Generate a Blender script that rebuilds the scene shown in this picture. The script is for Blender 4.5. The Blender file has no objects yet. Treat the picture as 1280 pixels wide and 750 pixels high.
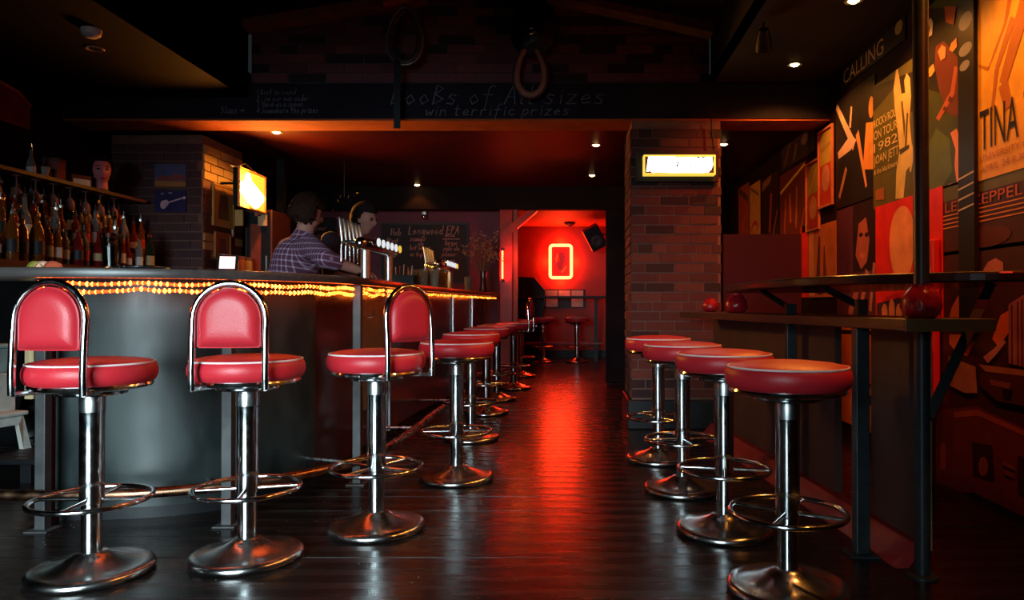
import bpy, bmesh, math, random
from mathutils import Vector, Matrix, noise
R = random.Random(7)
PI = math.pi
SC = bpy.context.scene
C = SC.collection

# ------------------------------------------------------------------ camera, world, light, exposure
CAMH = 0.975
cam_data = bpy.data.cameras.new('camera')
cam = bpy.data.objects.new('camera', cam_data)
C.objects.link(cam)
cam.location = (0, 0, CAMH)
cam.rotation_euler = (math.radians(90.4456), 0, 0)
cam_data.sensor_width = 36
cam_data.lens = 900 / 1280 * 36
cam_data.shift_x = -75 / 1280
cam_data.clip_start = 0.05
SC.camera = cam

world = bpy.data.worlds.new('world')
SC.world = world
world.use_nodes = True
world.node_tree.nodes['Background'].inputs[0].default_value = (0.55, 0.7, 0.8, 1)
world.node_tree.nodes['Background'].inputs[1].default_value = 0.02

vs = SC.view_settings
vs.view_transform = 'Standard'
vs.look = 'None'
vs.exposure = 0.0
vs.gamma = 1
vs.use_curve_mapping = False
SC.cycles.max_bounces = 8
SC.cycles.sample_clamp_indirect = 4.0
SC.cycles.caustics_reflective = False
SC.cycles.caustics_refractive = False


def lamp(name, kind, loc, energy, color, target=None, **kw):
    d = bpy.data.lights.new(name, kind)
    d.energy = energy
    d.color = color
    for k, v in kw.items():
        setattr(d, k, v)
    o = bpy.data.objects.new(name, d)
    o.location = loc
    if target is not None:
        o.rotation_euler = (Vector(target) - Vector(loc)).to_track_quat('-Z', 'Y').to_euler()
    C.objects.link(o)
    return o


# daylight through the street window behind the camera
lamp('window_daylight', 'AREA', (-1.75, -1.56, 1.2), 70, (0.70, 0.93, 1.0), target=(-1.55, 2.6, -0.15),
     shape='RECTANGLE', size=2.3, size_y=1.7, spread=math.radians(60))

# ------------------------------------------------------------------ materials
MATS = {}


def mat(name, col, rough=0.5, metal=0.0, var=0.15, scale=8.0, bump=0.0, bscale=None, stretch=(1, 1, 1), spec=0.5,
        emit=None, estr=0.0, trans=0.0, coat=0.0, col2=None, rvar=0.0, ior=1.45):
    if name in MATS:
        return MATS[name]
    m = bpy.data.materials.new(name)
    m.use_nodes = True
    nt = m.node_tree
    b = nt.nodes['Principled BSDF']
    b.inputs['Roughness'].default_value = rough
    b.inputs['Metallic'].default_value = metal
    b.inputs['Specular IOR Level'].default_value = spec
    b.inputs['Transmission Weight'].default_value = trans
    b.inputs['Coat Weight'].default_value = coat
    b.inputs['IOR'].default_value = ior
    tc = nt.nodes.new('ShaderNodeTexCoord')
    mp = nt.nodes.new('ShaderNodeMapping')
    mp.inputs['Scale'].default_value = stretch
    nt.links.new(tc.outputs['Object'], mp.inputs['Vector'])
    n = nt.nodes.new('ShaderNodeTexNoise')
    n.inputs['Scale'].default_value = scale
    n.inputs['Detail'].default_value = 5
    nt.links.new(mp.outputs['Vector'], n.inputs['Vector'])
    r = nt.nodes.new('ShaderNodeValToRGB')
    r.color_ramp.elements[0].position = 0.3
    r.color_ramp.elements[1].position = 0.7
    c2 = col2 if col2 else tuple(min(1, c * (1 + var)) for c in col)
    r.color_ramp.elements[0].color = tuple(c * (1 - var) for c in col) + (1,)
    r.color_ramp.elements[1].color = tuple(c2) + (1,)
    nt.links.new(n.outputs['Fac'], r.inputs['Fac'])
    nt.links.new(r.outputs['Color'], b.inputs['Base Color'])
    if rvar:
        mr = nt.nodes.new('ShaderNodeMapRange')
        mr.inputs['From Min'].default_value = 0.3
        mr.inputs['From Max'].default_value = 0.7
        mr.inputs['To Min'].default_value = max(0.02, rough - rvar)
        mr.inputs['To Max'].default_value = rough + rvar
        nt.links.new(n.outputs['Fac'], mr.inputs['Value'])
        nt.links.new(mr.outputs['Result'], b.inputs['Roughness'])
    if bump:
        n2 = nt.nodes.new('ShaderNodeTexNoise')
        n2.inputs['Scale'].default_value = bscale or scale
        n2.inputs['Detail'].default_value = 4
        nt.links.new(mp.outputs['Vector'], n2.inputs['Vector'])
        bp = nt.nodes.new('ShaderNodeBump')
        bp.inputs['Strength'].default_value = bump
        bp.inputs['Distance'].default_value = 0.01
        nt.links.new(n2.outputs['Fac'], bp.inputs['Height'])
        nt.links.new(bp.outputs['Normal'], b.inputs['Normal'])
    if emit:
        b.inputs['Emission Color'].default_value = tuple(emit) + (1,)
        b.inputs['Emission Strength'].default_value = estr
    MATS[name] = m
    return m


def plain(name, col, rough=0.6, **k):
    return mat(name, col, rough, var=k.pop('var', 0.18), scale=k.pop('scale', 14), **k)


M_leather = mat('red_vinyl', (0.55, 0.020, 0.032), 0.38, var=0.08, scale=5, bump=0.12, bscale=260, spec=0.5)
M_piping = plain('white_piping', (0.8, 0.72, 0.7), 0.4)
M_chrome = mat('chrome', (0.72, 0.73, 0.74), 0.13, 1.0, var=0.06, scale=30, rvar=0.05)
M_chrome2 = mat('brushed_chrome', (0.55, 0.56, 0.57), 0.30, 1.0, var=0.15, scale=40, stretch=(1, 1, 0.1), rvar=0.08)
M_basechrome = mat('worn_chrome', (0.46, 0.44, 0.43), 0.22, 1.0, var=0.18, scale=9, rvar=0.05)
M_black = plain('black_paint', (0.008, 0.008, 0.010), 0.45, spec=0.3)
M_blackmetal = mat('black_steel', (0.018, 0.024, 0.028), 0.38, var=0.3, scale=20, bump=0.05)
M_floor = mat('floor_boards', (0.006, 0.004, 0.004), 0.26, var=0.5, scale=3.0, stretch=(0.35, 5, 1), bump=0.12, bscale=4.5,
              rvar=0.07, spec=0.5, col2=(0.014, 0.009, 0.008))
M_mortar = plain('mortar', (0.17, 0.085, 0.065), 0.9, bump=0.4, bscale=60)
M_brick = [mat('brick_%d' % i, c, 0.78, var=0.35, scale=18, bump=0.5, bscale=50) for i, c in enumerate(
    [(0.085, 0.022, 0.018), (0.068, 0.019, 0.017), (0.026, 0.010, 0.011), (0.105, 0.032, 0.023)])]
M_litbrick = [mat('lit_brick_%d' % i, c, 0.75, var=0.25, scale=18, bump=0.4, bscale=50) for i, c in enumerate(
    [(0.55, 0.38, 0.14), (0.48, 0.32, 0.12), (0.60, 0.44, 0.18), (0.42, 0.25, 0.10)])]  # yellow light on the pier's side is put into these brick colours
M_chalkboard = mat('chalkboard', (0.013, 0.011, 0.019), 0.8, var=0.4, scale=4, spec=0.15)
M_chalk = plain('chalk', (0.50, 0.47, 0.52), 0.95)
M_darkwall = mat('dark_wall', (0.012, 0.005, 0.006), 0.75, var=0.3, scale=3, spec=0.1)
M_darkceil = mat('dark_ceiling', (0.014, 0.008, 0.008), 0.7, var=0.3, scale=2, spec=0.1)
M_midceil = mat('maroon_ceiling', (0.034, 0.0016, 0.0012), 0.5, spec=0.12, var=0.3, scale=2)
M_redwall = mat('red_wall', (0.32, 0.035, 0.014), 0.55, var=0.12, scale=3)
M_purplewall = mat('plum_wall', (0.16, 0.025, 0.045), 0.7, var=0.15, scale=3)
M_beamunder = mat('lit_underside', (0.34, 0.085, 0.03), 0.8, spec=0.1, var=0.2, scale=5)  # orange light under the beam is put into this colour
M_bartop = mat('bar_top', (0.055, 0.042, 0.040), 0.30, var=0.3, scale=5, stretch=(1, 8, 8))
M_panel = mat('bar_panel', (0.010, 0.017, 0.018), 0.42, var=0.40, scale=5, stretch=(1, 1, 0.5), bump=0.06, bscale=9, rvar=0.12,
              col2=(0.022, 0.034, 0.034), spec=0.5)
M_copper = mat('copper_rail', (0.30, 0.15, 0.09), 0.30, 1.0, var=0.3, scale=16, rvar=0.1)
M_wooddark = mat('dark_wood', (0.055, 0.022, 0.014), 0.32, var=0.4, scale=7, stretch=(6, 0.6, 6), bump=0.08)
M_brownpanel = mat('brown_panel', (0.050, 0.022, 0.018), 0.5, var=0.3, scale=6, stretch=(1, 1, 0.4))
M_timber = mat('raw_timber', (0.50, 0.36, 0.19), 0.7, var=0.25, scale=10, stretch=(4, 4, 0.4))
M_rafter = mat('rafter', (0.24, 0.13, 0.11), 0.75, var=0.3, scale=10)
M_redpaint = mat('red_paint', (0.28, 0.016, 0.016), 0.45, var=0.2, scale=6)
M_glassclear = mat('clear_glass', (0.92, 0.95, 0.95), 0.03, var=0.02, trans=1.0)
M_white = plain('white_plastic', (0.62, 0.60, 0.55), 0.5)
M_skin = plain('skin', (0.34, 0.14, 0.11), 0.6, spec=0.3)
M_hair = mat('brown_hair', (0.022, 0.007, 0.004), 0.8, spec=0.15, var=0.5, scale=60, bump=0.8, bscale=90)
M_hair2 = mat('dark_hair', (0.012, 0.006, 0.005), 0.8, spec=0.15, var=0.5, scale=60, bump=0.6, bscale=80)
M_tee = plain('dark_tee', (0.045, 0.030, 0.050), 0.8)
M_denim = plain('dark_denim', (0.02, 0.022, 0.035), 0.85)


def plaid():
    m = bpy.data.materials.new('plaid_cloth')
    m.use_nodes = True
    nt = m.node_tree
    b = nt.nodes['Principled BSDF']
    b.inputs['Roughness'].default_value = 0.85
    tc = nt.nodes.new('ShaderNodeTexCoord')
    facs = []
    for ax in ((1.0, -0.9, 0), (0.12, 0.1, 1.0)):
        d = nt.nodes.new('ShaderNodeVectorMath')
        d.operation = 'DOT_PRODUCT'
        d.inputs[1].default_value = ax
        nt.links.new(tc.outputs['Object'], d.inputs[0])
        mu = nt.nodes.new('ShaderNodeMath')
        mu.operation = 'MULTIPLY'
        mu.inputs[1].default_value = 1 / 0.038
        nt.links.new(d.outputs['Value'], mu.inputs[0])
        fr = nt.nodes.new('ShaderNodeMath')
        fr.operation = 'FRACT'
        nt.links.new(mu.outputs[0], fr.inputs[0])
        lt = nt.nodes.new('ShaderNodeMath')
        lt.operation = 'LESS_THAN'
        lt.inputs[1].default_value = 0.26
        nt.links.new(fr.outputs[0], lt.inputs[0])
        facs.append(lt)
    ad = nt.nodes.new('ShaderNodeMath')
    ad.operation = 'ADD'
    nt.links.new(facs[0].outputs[0], ad.inputs[0])
    nt.links.new(facs[1].outputs[0], ad.inputs[1])
    hf = nt.nodes.new('ShaderNodeMath')
    hf.operation = 'MULTIPLY'
    hf.inputs[1].default_value = 0.5
    nt.links.new(ad.outputs[0], hf.inputs[0])
    r = nt.nodes.new('ShaderNodeValToRGB')
    r.color_ramp.elements[0].color = (0.085, 0.018, 0.045, 1)
    r.color_ramp.elements[1].color = (0.44, 0.32, 0.42, 1)
    e = r.color_ramp.elements.new(0.5)
    e.color = (0.24, 0.13, 0.21, 1)
    nt.links.new(hf.outputs[0], r.inputs['Fac'])
    nt.links.new(r.outputs['Color'], b.inputs['Base Color'])
    return m


M_plaid = plaid()

# ------------------------------------------------------------------ mesh helpers


class MB:
    def __init__(self):
        self.v, self.f, self.mi = [], [], []
        self.m = 0

    def add(self, vs_, fs_):
        o = len(self.v)
        self.v += [tuple(p) for p in vs_]
        for f in fs_:
            self.f.append([i + o for i in f])
            self.mi.append(self.m)
        return self

    def box(self, a, b, mtx=None):
        (x0, y0, z0), (x1, y1, z1) = a, b
        p = [Vector(q) for q in ((x0, y0, z0), (x1, y0, z0), (x1, y1, z0), (x0, y1, z0), (x0, y0, z1), (x1, y0, z1), (x1, y1, z1), (x0, y1, z1))]
        if mtx is not None:
            p = [mtx @ q for q in p]
        return self.add(p, [(0, 3, 2, 1), (4, 5, 6, 7), (0, 1, 5, 4), (1, 2, 6, 5), (2, 3, 7, 6), (3, 0, 4, 7)])

    def prism(self, poly, z0, z1):
        n = len(poly)
        a = sum(poly[i][0] * poly[(i + 1) % n][1] - poly[(i + 1) % n][0] * poly[i][1] for i in range(n))
        if a < 0:
            poly = poly[::-1]
        vs_ = [(x, y, z0) for x, y in poly] + [(x, y, z1) for x, y in poly]
        fs = [list(range(n))[::-1], list(range(n, 2 * n))] + [(i, (i + 1) % n, n + (i + 1) % n, n + i) for i in range(n)]
        return self.add(vs_, fs)

    def extrude(self, pts, d):
        """planar polygon pts (3D) extruded by vector d"""
        n = len(pts)
        p = [Vector(q) for q in pts]
        d = Vector(d)
        return self.add(p + [q + d for q in p], [list(range(n))[::-1], list(range(n, 2 * n))] + [(i, (i + 1) % n, n + (i + 1) % n, n + i) for i in range(n)])

    def lathe(self, prof, seg=24, c=(0, 0, 0), mtx=None):
        vs_, fs = [], []
        n = len(prof)
        for i in range(seg):
            a = 2 * PI * i / seg
            for r, z in prof:
                q = Vector((r * math.cos(a), r * math.sin(a), z))
                if mtx is not None:
                    q = mtx @ q
                vs_.append(q + Vector(c))
        for i in range(seg):
            j = (i + 1) % seg
            for k in range(n - 1):
                if prof[k][0] < 1e-6 and prof[k + 1][0] < 1e-6:
                    continue
                fs.append((i * n + k, j * n + k, j * n + k + 1, i * n + k + 1))
        return self.add(vs_, fs)

    def tube(self, pts, r, seg=10, closed=False, caps=True):
        P_ = [Vector(p) for p in pts]
        n = len(P_)
        vs_, fs = [], []
        prev = None
        for i, p in enumerate(P_):
            if closed:
                t = P_[(i + 1) % n] - P_[i - 1]
            else:
                t = P_[min(i + 1, n - 1)] - P_[max(i - 1, 0)]
            t.normalize()
            if prev is None:
                a = Vector((0, 0, 1)) if abs(t.z) < 0.9 else Vector((1, 0, 0))
                u = t.cross(a).normalized()
            else:
                u = (prev - t * prev.dot(t)).normalized()
            prev = u
            w = t.cross(u)
            rr = r[i] if isinstance(r, (list, tuple)) else r
            for k in range(seg):
                a = 2 * PI * k / seg
                vs_.append(p + (u * math.cos(a) + w * math.sin(a)) * rr)
        for i in range(n if closed else n - 1):
            j = (i + 1) % n
            for k in range(seg):
                l = (k + 1) % seg
                fs.append((i * seg + k, i * seg + l, j * seg + l, j * seg + k))
        if caps and not closed:
            fs.append(list(range(seg))[::-1])
            fs.append([(n - 1) * seg + k for k in range(seg)])
        return self.add(vs_, fs)

    def sphere(self, c, r, seg=12, rings=8, scale=(1, 1, 1), fn=None):
        prof = []
        vs_, fs = [], []
        for i in range(rings + 1):
            th = PI * i / rings
            for k in range(seg):
                a = 2 * PI * k / seg
                d = Vector((math.sin(th) * math.cos(a), math.sin(th) * math.sin(a), math.cos(th)))
                q = Vector((d.x * scale[0], d.y * scale[1], d.z * scale[2])) * r
                if fn:
                    q = fn(d, q)
                vs_.append(q + Vector(c))
        for i in range(rings):
            for k in range(seg):
                l = (k + 1) % seg
                fs.append((i * seg + k, (i + 1) * seg + k, (i + 1) * seg + l, i * seg + l))
        return self.add(vs_, fs)

    def mesh(self, name, mats, smooth=None, bevel=None):
        me = bpy.data.meshes.new(name)
        me.from_pydata(self.v, [], self.f)
        if not isinstance(mats, (list, tuple)):
            mats = [mats]
        for m_ in mats:
            me.materials.append(m_)
        if len(mats) > 1:
            me.polygons.foreach_set('material_index', self.mi)
        bm = bmesh.new()
        bm.from_mesh(me)
        bmesh.ops.remove_doubles(bm, verts=bm.verts, dist=1e-5)
        bmesh.ops.recalc_face_normals(bm, faces=bm.faces)
        if bevel:
            es = [e for e in bm.edges if len(e.link_faces) == 2 and e.calc_face_angle(0) > 0.6]
            bmesh.ops.bevel(bm, geom=es, offset=bevel, segments=2, affect='EDGES', profile=0.5)
        bm.to_mesh(me)
        bm.free()
        if smooth:
            me.polygons.foreach_set('use_smooth', [True] * len(me.polygons))
            me.set_sharp_from_angle(angle=math.radians(smooth))
        me.update()
        return me

    def obj(self, name, mats, parent=None, smooth=None, bevel=None):
        o = bpy.data.objects.new(name, self.mesh(name, mats, smooth, bevel))
        if parent is not None:
            o.parent = parent
        C.objects.link(o)
        return o


def tag(o, label, cat, group=None, kind=None):
    if label:
        o['label'] = label
    if cat:
        o['category'] = cat
    if group:
        o['group'] = group
    if kind:
        o['kind'] = kind
    return o


def thing(name, label, cat, loc=(0, 0, 0), rotz=0, group=None):
    o = bpy.data.objects.new(name, None)
    o.location = loc
    o.rotation_euler = (0, 0, rotz)
    o.empty_display_size = 0.1
    C.objects.link(o)
    return tag(o, label, cat, group)


def struct(o):
    o['kind'] = 'structure'
    return o


def dup(root, loc, rotz=None, label=None, group=None):
    r = root.copy()
    C.objects.link(r)
    r.location = loc
    if rotz is not None:
        r.rotation_euler = (0, 0, rotz)
    if label:
        r['label'] = label
    if group:
        r['group'] = group
    for ch in list(root.children):
        c = ch.copy()
        C.objects.link(c)
        c.parent = r
        for g in list(ch.children):
            d = g.copy()
            C.objects.link(d)
            d.parent = c
    return r


def catmull(pts, n=8, closed=False):
    P_ = [Vector(p) for p in pts]
    out = []
    m = len(P_)
    for i in range(m if closed else m - 1):
        if closed:
            a, b, c, d = P_[i - 1], P_[i], P_[(i + 1) % m], P_[(i + 2) % m]
        else:
            a, b, c, d = P_[max(i - 1, 0)], P_[i], P_[i + 1], P_[min(i + 2, m - 1)]
        for k in range(n):
            t = k / n
            out.append(0.5 * ((2 * b) + (c - a) * t + (2 * a - 5 * b + 4 * c - d) * t * t + (3 * b - a - 3 * c + d) * t ** 3))
    if not closed:
        out.append(P_[-1])
    return out


ORD = ['first', 'second', 'third', 'fourth', 'fifth', 'sixth', 'seventh', 'eighth', 'ninth', 'tenth', 'eleventh', 'twelfth',
       'thirteenth', 'fourteenth', 'fifteenth', 'sixteenth', 'seventeenth', 'eighteenth', 'nineteenth', 'twentieth']


def at(px, py, y):
    """point of the place that the photograph shows at px, py when it stands y metres in front of the camera"""
    return Vector(((px - 715) * y / 900, y, CAMH + (382 - py) * y / 900))


# ------------------------------------------------------------------ setting
XL, XR = -4.05, 2.05          # side walls
YB = 5.70                     # face of the chalkboard beam
# floor of boards running across
flo = struct(MB().box((XL - 0.1, -1.5, -0.06), (XR + 0.1, 13.6, -0.021)).obj('floor', M_black))
bme = [MB().box((XL, -0.0632, -0.02), (XR, 0.0632, 0)).mesh('floorboard', M_floor) for _ in range(1)]
y = -1.4
k = 0
while y < 13.45:
    o = bpy.data.objects.new('floorboard', bme[0])
    o.location = (R.uniform(-0.6, 0) * 0, y + 0.0625, R.uniform(-0.0006, 0.0006))
    o.rotation_euler = (R.uniform(-0.003, 0.003), R.uniform(-0.0003, 0.0003), 0)
    o.parent = flo
    C.objects.link(o)
    y += 0.1272
    k += 1

struct(MB().box((XL - 0.12, -1.5, 0), (XL, 9.7, 3.9)).obj('wall_left', M_darkwall))
struct(MB().box((XR, -1.5, 0), (XR + 0.12, 9.7, 3.9)).obj('wall_right', M_darkwall))
wf = MB()
wf.box((XL, -1.5, 0), (-2.95, -1.4, 3.9)).box((-0.55, -1.5, 0), (XR, -1.4, 3.9)).box((-2.95, -1.5, 0), (-0.55, -1.4, 0.3)).box((-2.95, -1.5, 2.1), (-0.55, -1.4, 3.9))
struct(wf.obj('wall_front', M_darkwall))
wfr = MB()
for x in (-2.95, -2.17, -1.39, -0.60):
    wfr.box((x, -1.48, 0.3), (x + 0.05, -1.42, 2.1))
wfr.box((-2.95, -1.48, 0.3), (-0.55, -1.42, 0.35)).box((-2.95, -1.48, 2.05), (-0.55, -1.42, 2.1))
struct(wfr.obj('window_1', M_black))

# front ceiling: low soffits left and right, pitched roof between them
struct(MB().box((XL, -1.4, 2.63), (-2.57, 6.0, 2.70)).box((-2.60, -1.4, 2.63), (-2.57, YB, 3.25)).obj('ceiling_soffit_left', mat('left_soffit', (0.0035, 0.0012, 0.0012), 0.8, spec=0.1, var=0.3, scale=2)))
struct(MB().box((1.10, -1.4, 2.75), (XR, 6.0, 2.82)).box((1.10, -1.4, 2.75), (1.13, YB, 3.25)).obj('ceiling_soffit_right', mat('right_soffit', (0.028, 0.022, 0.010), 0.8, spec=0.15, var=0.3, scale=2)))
roof = MB()
roof.extrude([(-2.6, -1.4, 3.20), (-0.6, -1.4, 3.52), (-0.6, -1.4, 3.6), (-2.6, -1.4, 3.28)], (0, 7.2, 0))
roof.extrude([(1.13, -1.4, 3.17), (-0.6, -1.4, 3.52), (-0.6, -1.4, 3.6), (1.13, -1.4, 3.25)], (0, 7.2, 0))
struct(roof.obj('ceiling', M_darkceil))
# middle room and back room ceilings
struct(MB().box((XL, 6.04, 2.50), (XR, 9.35, 2.58)).obj('ceiling_middle', M_midceil))
struct(MB().box((-1.7, 9.35, 2.46), (1.3, 13.6, 2.54)).obj('ceiling_back', mat('neon_lit_ceiling', (0.60, 0.10, 0.03), 0.6, var=0.1)))  # the neon's orange glow is put into this lighter ceiling colour


def brick_face(parent, org, ux, nrm, w, h, mats, course=0.0765, L=0.232, hh=0.011, limit=300, depth=0.012, skip=None, z_off=0):
    """bricks as objects on a mortar face; org = lower left corner, ux = direction along the face, nrm = out of the face"""
    ux, nrm = Vector(ux), Vector(nrm)
    meshes = []
    for m_ in mats:
        mb = MB()
        c = 0.004
        mb.box((0, -0.02, 0), (1, depth, 1))
        meshes.append(mb.mesh('brick', m_))
    n = 0
    rows = int(h / course)
    for r in range(rows):
        x = -L / 2 if r % 2 else 0
        if r % 6 == 3:
            x = -L / 4
        while x < w - 0.01:
            LL = L / 2 if r % 6 == 3 else L
            x0, x1 = max(x, 0) + hh / 2, min(x + LL, w) - hh / 2
            x += LL
            if x1 - x0 < 0.03:
                continue
            p = Vector(org) + ux * x0 + Vector((0, 0, r * course + hh / 2))
            if skip and skip(p, x1 - x0):
                continue
            o = bpy.data.objects.new('brick', R.choice(meshes))
            rot = Matrix((ux, nrm, Vector((0, 0, 1)))).transposed().to_4x4()
            jit = R.uniform(-0.003, 0.004)
            o.matrix_local = Matrix.Translation(p + nrm * jit) @ rot @ Matrix.Diagonal((x1 - x0, 1, course - hh, 1))
            o.parent = parent
            C.objects.link(o)
            n += 1
    return n


# gable wall over the beam
gw = MB()
gp = [(-2.57, 5.76, 2.70), (1.10, 5.76, 2.70), (1.10, 5.76, 3.17), (-0.6, 5.76, 3.52), (-2.57, 5.76, 3.20)]
gw.extrude(gp, (0, 0.2, 0))
gab = struct(gw.obj('wall_gable', mat('gable_mortar', (0.15, 0.075, 0.085), 0.9, bump=0.4, bscale=60)))


def gable_skip(p, w):
    for q in (p.x, p.x + w):
        top = 3.52 - (0.1624 * (-0.6 - q) if q < -0.6 else 0.2086 * (q + 0.6))
        if p.z + 0.08 > top:
            return True
    return False


M_gab = [mat('gable_brick_%d' % i, c, 0.85, var=0.35, scale=16, bump=0.4, bscale=50) for i, c in enumerate(
    [(0.20, 0.060, 0.075), (0.17, 0.052, 0.066), (0.13, 0.04, 0.052), (0.03, 0.014, 0.018)])]
brick_face(gab, (-2.57, 5.76, 2.76), (1, 0, 0), (0, -1, 0), 3.67, 0.75, M_gab, L=0.30, course=0.0765, skip=gable_skip)
# rafters on the gable
rf = struct(MB().extrude([(-2.65, 5.58, 3.13), (-1.15, 5.58, 3.37), (-1.15, 5.58, 3.46), (-2.65, 5.58, 3.22)], (0, 0.16, 0)).obj('trim_1', M_rafter))
rf = struct(MB().extrude([(-0.2, 5.58, 3.39), (1.10, 5.58, 3.10), (1.10, 5.58, 3.18), (-0.2, 5.58, 3.47)], (0, 0.16, 0)).obj('trim_2', M_rafter))
struct(MB().extrude([(-1.45, 5.5, 3.29), (-1.10, 5.5, 3.41), (-1.10, 5.5, 3.49), (-1.45, 5.5, 3.31)], (0, 0.1, 0)).obj('trim_3', mat('ridge_timber', (0.55, 0.20, 0.08), 0.7)))

# chalkboard beam across the room
bm_ = MB()
bm_.box((XL, YB, 2.46), (XR, 6.04, 2.74))
beam = struct(bm_.obj('beam', M_chalkboard))
struct(MB().box((XL, YB + 0.01, 2.445), (XR, 6.04, 2.461)).obj('trim_4', M_beamunder))

# stroke lettering in chalk ------------------------------------------------
G = {
    'a': [[(.45, .5), (.2, .52), (.05, .25), (.2, 0), (.42, .15), (.45, .5), (.5, 0)]],
    'b': [[(.08, 1), (.05, 0), (.35, .05), (.45, .3), (.3, .5), (.06, .4)]],
    'c': [[(.45, .42), (.25, .52), (.05, .25), (.22, 0), (.47, .1)]],
    'd': [[(.45, 1), (.45, 0)], [(.45, .35), (.2, .5), (.05, .22), (.22, 0), (.45, .15)]],
    'e': [[(.06, .25), (.42, .3), (.3, .52), (.08, .35), (.12, .05), (.45, .08)]],
    'f': [[(.5, .92), (.35, 1), (.22, .8), (.18, -.3)], [(.02, .5), (.45, .5)]],
    'g': [[(.42, .45), (.2, .5), (.05, .25), (.25, .05), (.42, .45), (.4, -.3), (.1, -.3)]],
    'h': [[(.08, 1), (.05, 0)], [(.06, .35), (.3, .5), (.42, .35), (.44, 0)]],
    'i': [[(.15, .5), (.15, 0)], [(.15, .68), (.16, .72)]],
    'k': [[(.08, 1), (.06, 0)], [(.4, .5), (.08, .22), (.45, 0)]],
    'l': [[(.15, 1), (.12, .05), (.25, 0)]],
    'm': [[(.05, .5), (.05, 0)], [(.05, .4), (.2, .5), (.27, .4), (.27, 0)], [(.27, .4), (.42, .5), (.5, .4), (.52, 0)]],
    'n': [[(.06, .5), (.06, 0)], [(.06, .35), (.3, .5), (.42, .3), (.43, 0)]],
    'o': [[(.25, .5), (.06, .3), (.2, 0), (.44, .2), (.25, .5)]],
    'p': [[(.1, .5), (.02, -.4)], [(.1, .42), (.35, .52), (.45, .28), (.25, .02), (.07, .12)]],
    'r': [[(.08, .5), (.08, 0)], [(.08, .32), (.25, .5), (.42, .45)]],
    's': [[(.42, .45), (.2, .52), (.1, .38), (.38, .2), (.3, 0), (.05, .05)]],
    't': [[(.2, .9), (.18, .05), (.35, 0)], [(.02, .55), (.4, .58)]],
    'u': [[(.06, .5), (.1, .05), (.3, 0), (.42, .15), (.44, .5), (.48, 0)]],
    'v': [[(.05, .5), (.22, 0), (.45, .5)]],
    'w': [[(.02, .5), (.12, 0), (.27, .35), (.38, 0), (.52, .5)]],
    'y': [[(.05, .5), (.22, .1)], [(.45, .5), (.1, -.35)]],
    'z': [[(.05, .5), (.42, .5), (.04, 0), (.46, .02)]],
    'A': [[(.02, 0), (.28, 1), (.5, 0)], [(.1, .38), (.45, .38)]],
    'B': [[(.05, 0), (.1, 1), (.4, .85), (.1, .52), (.48, .28), (.05, 0)]],
    'E': [[(.48, 1), (.08, 1), (.06, 0), (.48, 0)], [(.07, .5), (.4, .5)]],
    'L': [[(.1, 1), (.06, 0), (.48, 0)]],
    'P': [[(.06, 0), (.08, 1), (.45, .8), (.08, .48)]],
    'S': [[(.45, .9), (.2, 1), (.08, .75), (.42, .3), (.25, 0), (.03, .1)]],
    'H': [[(.06, 1), (.05, 0)], [(.46, 1), (.45, 0)], [(.06, .5), (.46, .5)]],
    '1': [[(.2, 1), (.2, 0)]],
    '2': [[(.05, .8), (.25, 1), (.42, .75), (.05, 0), (.48, .02)]],
    '3': [[(.08, .95), (.4, .9), (.2, .55), (.42, .25), (.05, .03)]],
    '4': [[(.4, 0), (.38, 1), (.03, .35), (.5, .35)]],
    '>': [[(.0, .4), (.6, .4)], [(.4, .6), (.62, .4), (.42, .15)]],
    '-': [[(.0, .4), (.6, .4)]],
}


def chalk(parent, lines, org, ux, nrm, name='chalk_lettering', m_=None):
    """lines: (text, u, v, height, stroke width, slope)"""
    mb = MB()
    ux, nrm, uz = Vector(ux), Vector(nrm), Vector((0, 0, 1))
    for text, u, v, h, sw, slope, *wx in lines:
        wx = wx[0] if wx else 0.86
        x = 0
        for ch in text:
            for st in G.get(ch, []):
                pts = [Vector(org) + ux * (u + (x + px_ + 0.16 * py_) * h * wx) + uz * (v + py_ * h + slope * x * h) + nrm * 0.0025 for px_, py_ in st]
                for a, b in zip(pts[:-1], pts[1:]):
                    d = (b - a)
                    if d.length < 1e-6:
                        continue
                    d.normalize()
                    s = d.cross(nrm) * sw * R.uniform(0.3, 0.6)
                    e = d * sw * 0.3
                    mb.add([a - e - s, b + e - s, b + e + s, a - e + s], [(0, 1, 2, 3)])
            x += 0.38 if ch in 'il1 ' else 0.62
    o = mb.obj(name, m_ or M_chalk, parent)
    return o


chalk(beam, [
    ('BooBs of All sizes', at(487, 128, YB).x, at(0, 130, YB).z, 0.150, 0.008, 0.003, 1.18),
    ('win terrific prizes', at(531, 142, YB).x, at(0, 144, YB).z, 0.092, 0.007, 0.004, 1.21),
    ('Slams >', at(275, 141, YB).x, at(0, 141, YB).z, 0.055, 0.006, 0.0),
    ('1 Best in sound', at(320, 118, YB).x, at(0, 118, YB).z, 0.045, 0.006, 0.01),
    ('2 Use our own ender', at(320, 126, YB).x, at(0, 126, YB).z, 0.045, 0.006, 0.01),
    ('3 Hand on a spoon', at(320, 133, YB).x, at(0, 133, YB).z, 0.045, 0.006, 0.01),
    ('4 Somewhere the prizes', at(320, 141, YB).x, at(0, 141, YB).z, 0.045, 0.006, 0.01),
], (0, YB, 0), (1, 0, 0), (0, -1, 0), m_=plain('faint_chalk', (0.16, 0.15, 0.20), 0.95))

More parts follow.
